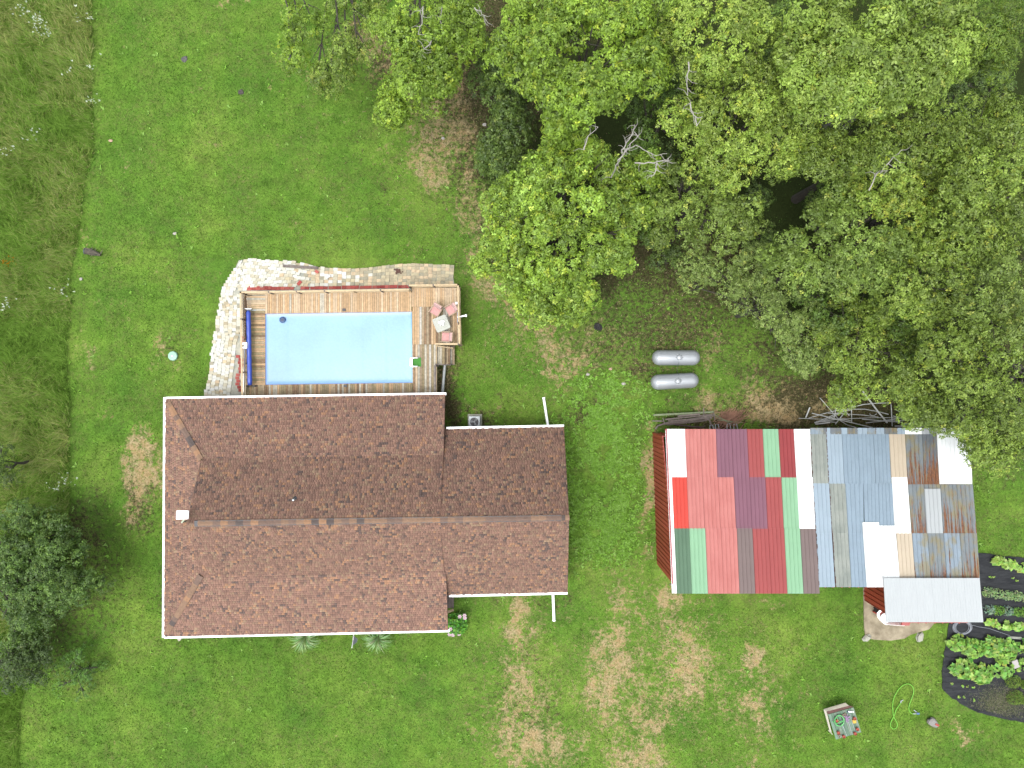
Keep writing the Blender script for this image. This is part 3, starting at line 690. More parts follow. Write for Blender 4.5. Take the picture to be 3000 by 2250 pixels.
for j in range(gy + 1):
    for i in range(gx + 1):
        u, v = i / gx, j / gy
        px = (C4[0][0] + .8) * (1 - u) * (1 - v) + (C4[1][0] - .8) * u * (1 - v) + (C4[2][0] - .8) * u * v + (C4[3][0] + .8) * (1 - u) * v
        py = (C4[0][1] + .8) * (1 - u) * (1 - v) + (C4[1][1] + .8) * u * (1 - v) + (C4[2][1] - .8) * u * v + (C4[3][1] - .8) * (1 - u) * v
        z = cz + .002 * math.sin(px * .31) * math.sin(py * .23) + (.008 if i % 13 == 0 else 0); e_ = min(u, 1 - u) * 9; e2 = min(v, 1 - v) * 4.5
        z += .03 * math.exp(-min(e_, e2) * 14); p = W(px, py, cz); vv.append((p.x, p.y, z))
ff = [(j * (gx + 1) + i, (j + 1) * (gx + 1) + i, (j + 1) * (gx + 1) + i + 1, j * (gx + 1) + i + 1) for j in range(gy) for i in range(gx)]
mb = MB(); mb.v = vv; mb.f = ff; mb.build('pool_cover', m, pool, plo, smooth=True)
bl = M_('deep_blue', A(64, 96, 214), .08, 3, .35)
ed = MB()
ed.beam(W(778.5, 919.5, cz + .03), W(779.5, 1126, cz + .03), .05, .03); ed.beam(W(778.5, 919.5, cz + .03), W(1206, 913, cz + .03), .05, .03)
ed.beam(W(779.5, 1126, cz + .03), W(1209, 1120.5, cz + .03), .035, .03)
ed.build('cover_edge', M_('edge_blue', A(100, 150, 236), .05, 2, .4), pool, plo)
fl = W(828, 937, cz + .05)
t = empty('floating_basket', fl, R(20), label='dark blue rounded basket floating at the northwest corner of the pool', cat='basket')
mb = MB(); mb.lathe((0, 0, -.03), [(.12, 0), (.19, .02), (.2, .07), (.16, .1), (.1, .11)], 8); mb.build('shell', M_('navy', A(48, 92, 150), .25, 9, .5), t)
MB().box((0, 0, .09), (.2, .03, .02)).box((0, .06, .085), (.16, .02, .02)).box((0, -.06, .085), (.16, .02, .02)).build('grille', black_pl, t)
for (x, y, nm) in ((1008, 908, 'north'), (1012, 1130.5, 'south')):
    p = W(x, y, DZ); MB().box((0, 0, .02), (.2, .17, .05)).build('skimmer_lid', black_pl, None, None, label='small black square lid on the deck at the %s edge of the pool' % nm, cat='lid', group='black lids beside the pool').location = p
# solar cover reel
re = empty('cover_reel', W(730, 1020, DZ), label='long blue rolled pool cover on a reel along the west side of the pool', cat='cover reel')
ro = re.location.copy(); z = 1.65
mb = MB(); pts = [W(727.5 + 4.5 * t, 910 + 218 * t, z + .03 * math.sin(t * 9)) for t in np.linspace(0, 1, 30)]; mb.tube(pts, [.1 if i < 1 else .14 + .01 * math.sin(i * 1.7) for i in range(30)], 14)
roll = mb.build('roll', bl, re, ro, smooth=True)
for (x, y) in ((727, 907), (732, 1131)):
    st = MB(); c = W(x, y, 1.2); d = W(x, y, z)
    st.beam((c.x - .25, d.y, 1.22), (d.x, d.y, z), .04); st.beam((c.x + .25, d.y, 1.22), (d.x, d.y, z), .04); st.beam((c.x - .3, d.y, 1.22), (c.x + .5, d.y, 1.22), .05)
    st.build('end_stand', black_pl if y > 1000 else galv, re, ro)
wh = MB(); c = W(727, 905.5, z)
for k in range(5):
    a = k * 1.2566; wh.beam(c, c + Vector((math.cos(a) * .2, .02, math.sin(a) * .2)), .05)
wh.build('crank_wheel', white_metal, re, ro)
for (x, y) in ((745, 1131), (724, 1131)):
    wl2 = MB(); c = W(x, y, 1.32); wl2.lathe(c, [(.06, -.04), (.12, -.03), (.12, .03), (.06, .04)], 14, Matrix.Rotation(R(90), 3, 'X')); wl2.build('wheel', black_pl, re, ro)
for py in (1012, 1065): MB().box(W(723, py, 1.55), (.1, .12, .1)).build('strap', black_pl, re, ro)
# pool poles and skimmer head on the west railing
pp = empty('pool_pole', W(713, 1070, 1.2), label='white skimmer pole with a white net head lying along the west railing', cat='pool pole')
MB().tube([W(714.5, 1012, 1.75), W(713, 1150, 1.6)], .03, 8).build('pole', white_metal, pp, pp.location)
MB().beam(W(711, 1012, 1.8), W(724, 1012, 1.85), .36, .05).build('net_frame', white_metal, pp, pp.location)
p2 = MB().tube([W(717.5, 1016, 1.7), W(715.5, 1152, 1.55)], .022, 8); p2.build('vacuum_pole', M_('pole_lilac', A(214, 214, 232), .08), None, W(716, 1080, 1.5), label='thin lilac grey pole lying beside the white skimmer pole', cat='pole')
# ladder with green mat
la = empty('pool_ladder', W(1206, 1061, DZ), label='white pool ladder with two rails at the east edge of the pool', cat='ladder'); lo = la.location.copy()
for py in (1048.5, 1073.5):
    MB().tube([W(1204, py, .5), W(1204, py, 1.55), W(1207, py, 1.72), W(1212, py, 1.72), W(1222, py, 1.5), W(1223, py, 1.22)], .04, 8).build('rail', white_metal, la, lo)
MB().box(W(1205, 1061, 1.32), (.16, .5, .05)).build('step', white_metal, la, lo); MB().box(W(1204, 1061, 1.0), (.16, .5, .05)).build('step', white_metal, la, lo)
mt = MB(); P = [(1209, 1050), (1221, 1051), (1233, 1047), (1234, 1074), (1222, 1073), (1209, 1072)]
mt.poly([W(x, y, DZ + .03) for x, y in P][::-1], .02); mt.build('mat', M_('turf_green', A(86, 168, 66), .1, 12, .9), None, W(1221, 1061, DZ), label='bright green turf mat on the deck beside the pool ladder', cat='mat')
# chairs
cush = M_('pink_cushion', A(244, 172, 166), .1, 5, .85, c2=A(250, 196, 188)); cush2 = M_('pink_stripe', A(248, 206, 200), .1, 22, .85); wick = M_('tan_frame', A(214, 186, 156), .2, 8, .7)
def chair():
    t = empty('patio_chair', (0, 0, 0), 0, label='x', cat='chair', group='pink cushioned chairs around the deck table')
    MB().box((0, .02, .42), (.52, .5, .1)).box((0, -.2, .42), (.5, .06, .11)).build('seat_cushion', cush, t)
    MB().box((0, .3, .66), (.5, .12, .5), m=Matrix.Rotation(R(-16), 3, 'X')).build('back_cushion', cush2, t)
    for s_ in (-1, 1):
        MB().box((s_ * .3, .02, .6), (.06, .62, .035)).build('armrest', wick, t)
        for yy in (-.26, .28): MB().box((s_ * .29, yy, .3), (.045, .045, .6)).build('leg', wick, t)
    MB().box((0, .02, .34), (.56, .56, .05)).build('seat_frame', wick, t); MB().box((0, .37, .7), (.58, .04, .46), m=Matrix.Rotation(R(-16), 3, 'X')).build('back_frame', wick, t)
    return t
ch0 = chair()
for i, (px, py, a, lb) in enumerate([(1276, 911, -32, 'pink cushioned chair at the northwest side of the grey table, back turned northeast'),
      (1320, 908, -62, 'pink cushioned chair northeast of the grey table beside the deck railing'),
      (1306, 987, -94, 'pink cushioned chair south of the grey table, nearest the stairs')]):
    c = ch0 if i == 0 else clone(ch0)
    c.location = W(px, py, DZ + .45); c.location.z = DZ; c.rotation_euler = (0, 0, R(a)); c['label'] = lb
tb = empty('patio_table', W(1293, 948, DZ), R(23), label='square grey glass table with rounded corners on the deck between three pink chairs', cat='table'); tb.location = Vector((*W(1293, 948, DZ + .7)[:2], DZ))
mb = MB(); top = []
for cx, cy, a0 in ((.34, .34, 0), (-.34, .34, 90), (-.34, -.34, 180), (.34, -.34, 270)):
    for k in range(5): a = R(a0 + k * 22.5); top.append(Vector((cx + .1 * math.cos(a), cy + .1 * math.sin(a), .72)))
mb.poly(top, .02).build('table_top', M_('frosted_glass', A(188, 192, 178), .08, 3, .25), tb)
for sx in (-1, 1):
    for sy in (-1, 1): MB().beam((sx * .36, sy * .36, 0), (sx * .33, sy * .33, .7), .035).build('leg', galv, tb)
tw = empty('towels', W(1293, 948, DZ + .72), R(-35), label='pile of white rolled towels on the grey deck table', cat='towels'); tw.location = Vector((*W(1295, 946, DZ + .72)[:2], DZ + .725))
for i, (x, y, L_, a) in enumerate([(-.09, .0, .3, 10), (0, -.02, .34, -5), (.09, .02, .28, -20), (.0, .12, .2, 60), (-.14, -.06, .16, 80)]):
    d = Vector((math.sin(R(a)), math.cos(R(a)), 0)) * L_ / 2; MB().tube([Vector((x, y, .05)) - d, Vector((x, y, .055)), Vector((x, y, .05)) + d], [.035, .05, .035], 8).build('towel', white_metal, tw)
def postlight(px, py, lb):
    p = W(px, py, 2.15); t = empty('post_lamp', (p.x, p.y, 2.1), 0, label=lb, cat='lamp'); MB().box((0, 0, .05), (.13, .13, .08)).build('lamp_housing', white_metal, t); MB().box((0, 0, .1), (.08, .08, .015)).build('lamp_lid', M_('lamp_blue', A(190, 205, 225), .1), t)
postlight(1337, 888, 'small white square lamp on the east railing of the deck')
sp = empty('white_spout', W(1352, 927, 1.6), label='white pipe arm sticking out east over the deck railing', cat='pipe'); so = sp.location.copy()
MB().tube([W(1341, 929, 1.75), W(1365, 924, 1.9)], .05, 8).build('arm', white_metal, sp, so); MB().tube([W(1364.5, 921, 1.92), W(1366.5, 928, 1.92)], .05, 8).build('cap', white_metal, sp, so)
MB().tube([W(1340, 886, 1.7), W(1341, 945, 1.7)], .035, 8).build('riser', M_('lilac_pipe', A(200, 200, 214), .1), sp, so)
sh_ = MB(); c = W(1343, 947, 2.14); sh_.poly([c + Vector((.05 * math.cos(t) * .8, .11 * math.sin(t), 0)) for t in np.linspace(0, 5.6, 8)], .05); sh_.build('sandal', M_('brown_leather', A(96, 70, 52), .2), None, c, label='small brown sandal lying on the east deck railing', cat='sandal')
# ---------------------------------------------------------------- metal barn
zb = lambda py: 3.0 + (py - 1256) / (1738 - 1256) * 2.3
def sheet_mat(name, c, var=.07, rough=.45, rust=0, c2=None, edge=0):
    m, n, l, b = newmat(name); uv = n.new('ShaderNodeUVMap'); uv.uv_map = 'UVMap'
    oi = n.new('ShaderNodeObjectInfo'); ad = n.new('ShaderNodeVectorMath'); ad.operation = 'MULTIPLY_ADD'
    ad.inputs[1].default_value = (1, 1, 1); cx = n.new('ShaderNodeCombineXYZ')
    mu = n.new('ShaderNodeMath'); mu.operation = 'MULTIPLY'; mu.inputs[1].default_value = 37.0; l.new(oi.outputs['Random'], mu.inputs[0])
    l.new(mu.outputs[0], cx.inputs[0]); l.new(mu.outputs[0], cx.inputs[1]); l.new(uv.outputs[0], ad.inputs[0]); l.new(cx.outputs[0], ad.inputs[2])
    v = ad.outputs[0]
    def st(s):
        mp = n.new('ShaderNodeMapping'); mp.inputs['Scale'].default_value = s; l.new(v, mp.inputs[0]); return mp.outputs[0]
    t = noise(n, l, st((1.4, .5, 1)), 1.3, 5, .6)
    col = ramp(n, l, t, [(.3, tuple(x * (1 - var) for x in c)), (.7, tuple(min(.88, x * (1 + var)) for x in (c2 or c)))])
    fine = noise(n, l, st((6, 1, 1)), 5, 4, .7); col = mix(n, l, 1.0, col, ramp(n, l, fine, [(.35, 1 - var * 1.3), (.6, 1)]), 'MULTIPLY')
    spk = noise(n, l, st((1, 1, 1)), 16, 3, .6); col = mix(n, l, ramp(n, l, spk, [(.74, 0.0), (.77, .55)]), col, tuple(x * .45 for x in c))
    if edge:
        es = n.new('ShaderNodeSeparateXYZ'); l.new(uv.outputs[0], es.inputs[0]); en = noise(n, l, st((.6, 1.6, 1)), 1.7, 5, .75)
        eu = n.new('ShaderNodeMapRange'); l.new(es.outputs[0], eu.inputs[0]); eu.inputs[1].default_value = 0; eu.inputs[2].default_value = .09; eu.inputs[3].default_value = .12 * edge; eu.inputs[4].default_value = -.3
        ea = n.new('ShaderNodeMath'); ea.operation = 'ADD'; l.new(en, ea.inputs[0]); l.new(eu.outputs[0], ea.inputs[1])
        col = mix(n, l, ramp(n, l, ea.outputs[0], [(.56, 0.0), (.58, 1.0)]), col, A(104, 56, 44))
    if rust:
        s1 = noise(n, l, st((5.5, .22, 1)), 1.6, 6, .72); s2 = noise(n, l, st((1.1, .7, 1)), 1.5, 4, .6)
        uvs = n.new('ShaderNodeSeparateXYZ'); l.new(uv.outputs[0], uvs.inputs[0])
        gr = n.new('ShaderNodeMapRange'); l.new(uvs.outputs[1], gr.inputs[0]); gr.inputs[1].default_value = 0; gr.inputs[2].default_value = 3.4; gr.inputs[3].default_value = -.1; gr.inputs[4].default_value = .1
        ad2 = n.new('ShaderNodeMath'); ad2.operation = 'ADD'; l.new(s1, ad2.inputs[0]); l.new(gr.outputs[0], ad2.inputs[1])
        th = .62 - .1 * rust
        yel = ramp(n, l, s2, [(.47, 0.0), (.62, .7)]); col = mix(n, l, yel, col, A(168, 154, 104))
        rc = mix(n, l, ramp(n, l, fine, [(.4, 0.0), (.6, 1.0)]), A(112, 76, 58), A(172, 116, 76))
        col = mix(n, l, ramp(n, l, ad2.outputs[0], [(th, 0.0), (th + .045, 1.0)]), col, rc)
    l.new(col, b.inputs['Base Color']); b.inputs['Roughness'].default_value = rough
    b.inputs['Specular IOR Level'].default_value = .3
    return m
SM = {'W': sheet_mat('sheet_white', (.58, .6, .59), .03), 'S': sheet_mat('sheet_salmon', A(222, 134, 126), .05, c2=A(230, 148, 140)), 'R': sheet_mat('sheet_red', A(190, 92, 90), .06),
      'r': sheet_mat('sheet_dark_red', A(178, 74, 76), .06), 'B': sheet_mat('sheet_bright_red', A(242, 82, 66), .07), 'P': sheet_mat('sheet_purple', A(156, 106, 124), .06),
      'G': sheet_mat('sheet_mint', A(164, 216, 172), .05), 'g': sheet_mat('sheet_dark_green', A(106, 142, 112), .06), 'T': sheet_mat('sheet_taupe', A(146, 128, 124), .06),
      'Y': sheet_mat('sheet_grey', A(164, 174, 166), .12, c2=A(184, 190, 180), edge=1), 'L': sheet_mat('sheet_light_blue', A(186, 206, 220), .06, edge=1), 'b': sheet_mat('sheet_blue', A(168, 190, 206), .08),
      'C': sheet_mat('sheet_cream', A(234, 218, 192), .05), 'u': sheet_mat('sheet_rusty', A(150, 160, 164), .12, .6, 1.0), 'U': sheet_mat('sheet_heavy_rust', A(136, 144, 150), .15, .7, 1.35),
      'v': sheet_mat('sheet_some_rust', A(166, 184, 198), .1, .6, .45), 'K': sheet_mat('sheet_pale_grey', A(212, 218, 219), .03)}
NAMES = {'W': 'white', 'S': 'salmon pink', 'R': 'red', 'r': 'dark red', 'B': 'bright red', 'P': 'purple', 'G': 'mint green', 'g': 'dark green', 'T': 'taupe', 'Y': 'weathered grey', 'L': 'light blue',
         'b': 'blue grey', 'C': 'cream', 'u': 'rust streaked', 'U': 'heavily rusted', 'v': 'rust spotted blue', 'K': 'pale grey'}
barn = empty('metal_barn', (*W(2350, 1480, 0)[:2], 0), label='large shed with a patchwork roof of coloured metal sheets', cat='barn')
bo = barn.location.copy(); rib_parts = 0
def sheet(TL, TR, BR, BL, kind, nrib=4, lift=0.0, zf=zb, parent=None, name='roof_sheet', rh=.035, lab=True):
    T0, T1 = W(*TL, zf(TL[1]) + lift + .012), W(*TR, zf(TR[1]) + lift + .012); B0, B1 = W(*BL, zf(BL[1]) + lift), W(*BR, zf(BR[1]) + lift)
    us = []
    for i in range(nrib):
        c = (i + .12) / nrib; w_ = .022 / max(.05, (T1 - T0).length) ; us += [(c - w_ * 1.1, 0), (c - w_ * .6, 1), (c + w_ * .6, 1), (c + w_ * 1.1, 0)]
    us = [(0.0, 0)] + [(max(.001, u), h) for u, h in us] + [(1.0, 0)]
    Lw = (T1 - T0).length; Lh = (B0 - T0).length; v = []; uvv = []; K_ = len(us)
    rows = [0, .25, .5, .75, 1]; wob = [rng.uniform(-.006, .006) for _ in rows]
    for r_, t in enumerate(rows):
        for u, h in us:
            p = (T0 * (1 - u) + T1 * u) * (1 - t) + (B0 * (1 - u) + B1 * u) * t
            p = p + Vector((0, 0, h * rh + wob[r_] * math.sin(u * 3.14) * (0 if t in (0, 1) else 1))); v.append(tuple(p)); uvv.append((u * Lw, t * Lh))
    f = []
    for r_ in range(len(rows) - 1):
        for i in range(K_ - 1): a = r_ * K_ + i; f.append((a + K_, a + K_ + 1, a + 1, a))
    # underside edge: bottom lip and side flanges so that the sheet has thickness
    nb = len(v); v += [(x, y, z - .03) for x, y, z in v]; 
    uvv += uvv[:]
    last = (len(rows) - 1) * K_
    for i in range(K_ - 1): f.append((last + i, last + nb + i, last + nb + i + 1, last + i + 1)); f.append((i + 1, i + 1 + nb, i + nb, i))
    for r_ in range(len(rows) - 1):
        a = r_ * K_; f.append((a, a + nb, a + K_ + nb, a + K_)); a += K_ - 1; f.append((a + K_, a + K_ + nb, a + nb, a))
    mb = MB(); mb.v = v; mb.f = f
    o = mb.build(name, SM[kind], parent or barn, bo, label=(NAMES[kind] + ' ribbed roof sheet') if lab else None)
    uvl = o.data.uv_layers.new(name='UVMap'); li = np.empty(len(o.data.loops), np.int32); o.data.loops.foreach_get('vertex_index', li)
    uvl.data.foreach_set('uv', np.array(uvv, np.float32)[li].ravel()); return o
def row(y0, y1, top, bot, kinds, **kw):
    for i, k in enumerate(kinds):
        if k == '.': continue
        ns = max(1, int(round((top[i + 1] - top[i]) / 46.0)))
        for j in range(ns):
            a, b = j / ns, (j + 1) / ns; lerp = lambda L_, t: L_[i] * (1 - t) + L_[i + 1] * t
            sheet((lerp(top, a) + .3, y0), (lerp(top, b) - .1, y0), (lerp(bot, b) - .1, y1), (lerp(bot, a) + .3, y1), k, lift=.015 * ((i + j) % 2), **kw)
row(1257, 1399, [1961, 2006.5, 2097, 2188, 2234, 2280, 2325, 2373], [1967, 2012, 2102, 2195, 2241, 2288, 2333, 2379], 'WSPRGrW')
row(1398, 1549, [1967, 2012, 2149, 2242, 2289, 2334, 2381], [1973, 2018, 2156.5, 2249, 2296, 2342, 2388.5], 'BSPRGW')
row(1548, 1739, [1973.5, 2019, 2066, 2158.5, 2204, 2297, 2343.5, 2389], [1981, 2027, 2074, 2166.5, 2213, 2307, 2354, 2401.6], 'gGSTRGT')
# east half, older sheets
row(1271, 1417, [2373.5, 2420, 2466], [2381.5, 2427.5, 2473], 'YL', lift2=0) if False else None
row(1270, 1417, [2373.5, 2420, 2466, 2512, 2558, 2604], [2381.5, 2427.5, 2473, 2519, 2565, 2611], 'YLbbb')
row(1270, 1400, [2604, 2651], [2611, 2658], 'C'); row(1398, 1563, [2611.5, 2658], [2622, 2670], 'W')
row(1270, 1420, [2651, 2702], [2659.5, 2707], 'u'); row(1270, 1419, [2702, 2744], [2707, 2752.5], 'U')
row(1254, 1418, [2743, 2793, 2843.5], [2752.5, 2800, 2848.5], 'WW')
row(1416, 1563, [2381.5, 2429], [2390, 2437], 'L'); row(1416, 1563, [2429, 2476], [2437, 2485], 'Y')
row(1416, 1563, [2476, 2529], [2485, 2531], 'b'); row(1416, 1545, [2529, 2573, 2614], [2533, 2577, 2620], 'bb')
row(1419, 1563, [2660, 2707], [2671, 2716], 'u'); row(1419, 1563, [2707, 2754], [2716, 2763], 'u'); row(1419, 1563, [2754, 2802, 2850], [2763, 2812, 2862], 'uu')
sheet((2708, 1432), (2755, 1432), (2763, 1562), (2716, 1562), 'K', lift=.05)
row(1562, 1720, [2391, 2437], [2399, 2446.5], 'L'); row(1562, 1720, [2438, 2484.5], [2448, 2494.5], 'Y'); row(1562, 1720, [2485, 2530], [2494.5, 2540], 'b')
sheet((2526.5, 1530.5), (2575.5, 1530.5), (2588, 1720), (2540, 1720), 'W', lift=.05); sheet((2576, 1540), (2622.5, 1540), (2636, 1696), (2588, 1696), 'W', lift=.06)
row(1562, 1696, [2625, 2671.5], [2634.5, 2681], 'C'); row(1562, 1696, [2672, 2717, 2764, 2811, 2862], [2681, 2727, 2774, 2822, 2871], 'vuvu')
# narrow rusty strip along the north eave
xs = [2373.5, 2412, 2420, 2432, 2464, 2482, 2512, 2540, 2565, 2590, 2604, 2628, 2651, 2676, 2700, 2722, 2743]
kk = 'vULULULvLUULWWKv'
for i in range(len(xs) - 1):
    sheet((xs[i], 1253.5), (xs[i + 1], 1253.5), (xs[i + 1] + .6, 1272), (xs[i] + .6, 1272), kk[i % len(kk)] if kk[i % len(kk)] != '.' else 'L', nrib=max(1, int((xs[i + 1] - xs[i]) / 11)), lift=.035)
# canopy over the south east corner
zc = lambda py: 5.25 - (py - 1693) / (1822 - 1693) * .7
for i in range(6):
    a, b = i / 6, (i + 1) / 6
    sheet((2588 + 282 * a, 1693.5), (2588 + 282 * b, 1693.5), (2596 + 285 * b, 1823), (2596 + 285 * a, 1823), 'K', nrib=6, lift=.09, zf=zc, name='canopy_sheet', rh=.014)
# white rake trim and red edge on the west
tr = MB()
for i in range(8):
    a, b = i / 8, (i + 1) / 8; tr.beam(W(1955.5 + 20 * a, 1257 + 481 * a, zb(1257 + 481 * a) + .03), W(1955.5 + 20 * b, 1257 + 481 * b, zb(1257 + 481 * b) + .03), .26, .05)
tr.build('rake_trim', M_('trim_peeling', (.72, .7, .68), .2, 3, .6), barn, bo)
tr = MB().beam(W(1951.5, 1257, 3.0), W(1971, 1738, 5.28), .07, .14).beam(W(1951, 1257, 3.02), W(1953, 1290, 3.1), .1, .1); tr.build('rake_edge', M_('edge_red', A(196, 84, 88), .2), barn, bo)
# walls: individual ribbed red sheets
redw = [M_('red_wall_%d' % i, A(*c), .12, 2, .5, rnd=.08) for i, c in enumerate([(206, 84, 68), (214, 92, 76)])]
pa = W(1912, 1275, 0); pb = W(1925, 1652, 0)
pa.y = -3.1; nS = 15
def wsheet(a, b, za, zb_, m, out, name='wall_sheet'):
    mb = MB(); L = (b - a).length; d = (b - a) / L; o3 = Vector(out)
    P = [a, b]; mb.quadbox([a + Vector((0, 0, za)), b + Vector((0, 0, zb_)), b + Vector((0, 0, zb_)) - o3 * .04, a + Vector((0, 0, za)) - o3 * .04], [Vector(p) for p in (a, b, b - o3 * .04, a - o3 * .04)])
    for t in (.04, .5):
        q = a + d * L * t; mb.beam(q + o3 * .02, q + o3 * .02 + Vector((0, 0, za + (zb_ - za) * t)), .05, .05)
    mb.build(name, m, barn, bo)
zt = lambda Y: np.interp(-Y, [2.85, 11.6], [2.9, 5.15])
for i in range(nS):
    a = pa.lerp(pb, i / nS); b = pa.lerp(pb, (i + 1) / nS); wsheet(a, b, zt(a.y), zt(b.y), redw[i % 2 if rng.random() < .8 else 0], (-1, 0, 0))
pc = Vector((26.1, pb.y, 0)); pe = Vector((26.1, pa.y, 0)); x_c = 22.24
for i in range(14):
    a = pb.lerp(Vector((x_c, pb.y, 0)), i / 14); b = pb.lerp(Vector((x_c, pb.y, 0)), (i + 1) / 14); wsheet(a, b, 5.1, 5.1, redw[0], (0, -1, 0))
for i in range(18):
    a = pa.lerp(pe, i / 18); b = pa.lerp(pe, (i + 1) / 18); wsheet(a, b, 2.85, 2.85, redw[1], (0, 1, 0))
for i in range(12):
    a = pe.lerp(Vector((26.1, -13.4, 0)), i / 12); b = pe.lerp(Vector((26.1, -13.4, 0)), (i + 1) / 12); wsheet(a, b, min(4.3, zt(a.y)), min(4.3, zt(b.y)), redw[0], (1, 0, 0))
wc = W(2531, 1757, 0); up_ = Vector((wc.x, pb.y, 0))
for i in range(4):
    a = up_.lerp(Vector((wc.x, wc.y, 0)), i / 4); b = up_.lerp(Vector((wc.x, wc.y, 0)), (i + 1) / 4); wsheet(a, b, 5.1 - i * .18, 5.1 - (i + 1) * .18, redw[0], (-1, 0, 0))
for i in range(4):
    a = Vector((wc.x, wc.y, 0)).lerp(Vector((26.1, wc.y, 0)), i / 4); b = Vector((wc.x, wc.y, 0)).lerp(Vector((26.1, wc.y, 0)), (i + 1) / 4); wsheet(a, b, 4.35, 4.35, redw[1], (0, -1, 0))
# rafters under the sheets
rf = MB()
for py in (1262, 1330, 1400, 1475, 1550, 1640, 1712): rf.beam(W(1962, py, zb(py) - .12), W(2845 if py < 1700 else 2580, py, zb(py) - .12), .06, .12)
rf.build('purlin', grey_wood, barn, bo, kind='stuff')
MB().tube([W(2596, 1820, 0), W(2596, 1818, 4.4)], .05, 8) and None
for x in (23.2, 26.0): MB().beam((x, -13.5, 0), (x, -13.5, 4.4), .1).build('canopy_post', grey_wood, barn, bo)
# ---------------------------------------------------------------- concrete apron
ap = MB(); P = [(2530,1722),(2532,1838),(2536,1868),(2560,1874),(2610,1877),(2650,1871),(2668,1860),(2700,1850),(2722,1844),(2738,1826),(2745,1790),(2745,1722)]
ap.poly([W(x, y, .05) for x, y in P][::-1], .2); ap.build('concrete_apron', M_('old_concrete', A(168, 152, 122), .3, 1.4, .95, c2=A(196, 184, 156)), None, None, kind='structure')
for i, (x, y, s_, lb) in enumerate([(2538, 1868, .32, 'pale rock at the southwest corner of the concrete apron'), (2693, 1866, .35, 'pale broken rock beside the southeast edge of the concrete apron')]):
    mb = MB(); mb.lathe((0, 0, -.02), [(s_ * .9, 0), (s_, .1), (s_ * .7, .2), (s_ * .3, .24)], 7)
    mb.v = [(a + rng.uniform(-.06, .06), b * .6 + rng.uniform(-.05, .05), c) for a, b, c in mb.v]; o = mb.build('rock', concrete, None, None, label=lb, cat='rock'); o.location = W(x, y); o.rotation_euler.z = R(30 + 40 * i)
# small white boat with red inside, beneath the canopy
bt = empty('small_boat', (*W(2620, 1810)[:2], 0), label='white hulled small boat with red interior half hidden beneath the pale canopy', cat='boat'); b_o = bt.location.copy()
out = [(2569, 1796), (2570, 1806), (2577, 1817), (2588, 1826), (2594, 1830), (2648, 1834), (2662, 1829), (2664, 1812), (2660, 1795), (2590, 1785), (2576, 1788)]
cz_ = W(2620, 1808, 0)
vt = []; ff = []
levels = [(.3, .6), (.75, .85), (.95, 1.0), (.95, .93), (.6, .84)]
for z, s_ in levels:
    for x, y in out: p = W(x, y, .95); vt.append((cz_.x + .0 + (p.x - cz_.x) * s_, cz_.y + (p.y - cz_.y) * s_, z))
nO = len(out)
mb = MB(); mb.v = vt
for i in range(len(levels) - 1):
    for k in range(nO): j = (k + 1) % nO; mb.f.append((i * nO + j, i * nO + k, (i + 1) * nO + k, (i + 1) * nO + j))
mb.f.append(tuple(range(nO)))
mb.build('hull', M_('boat_white', (.82, .82, .8), .04, 2, .35), bt, b_o)
mb = MB(); mb.v = vt[-nO:]; mb.f = [tuple(range(nO))[::-1]]; mb.build('floor', M_('boat_red', A(196, 110, 100), .25, 4, .6), bt, b_o)
MB().lathe(W(2593, 1810, .7), [(.3, 0), (.3, .1), (.22, .2), (.1, .22)], 16).build('seat', white_metal, bt, b_o)
MB().box(W(2652, 1826, .98), (.5, .25, .1)).build('bow_fitting', M_('fit_red', A(214, 120, 116), .1), bt, b_o)
mw = empty('machine', (*W(2570, 1785)[:2], 0), R(-28), label='small black machine with a red edge standing at the red wall corner', cat='machine'); 
MB().box((0, 0, .3), (.5, .42, .42)).build('body', black_pl, mw); MB().box((.02, -.02, .54), (.3, .26, .08)).build('engine', M_('eng_grey', A(96, 120, 130), .5, 14, .5), mw)
MB().box((-.1, -.25, .24), (.4, .06, .2)).build('red_guard', M_('guard_red', A(220, 70, 50), .1), mw)
for sx in (-1, 1): MB().lathe((sx * .27, .1, .14), [(.05, -.03), (.14, -.03), (.14, .03), (.05, .03)], 12, Matrix.Rotation(R(90), 3, 'Y')).build('wheel', black_pl, mw)
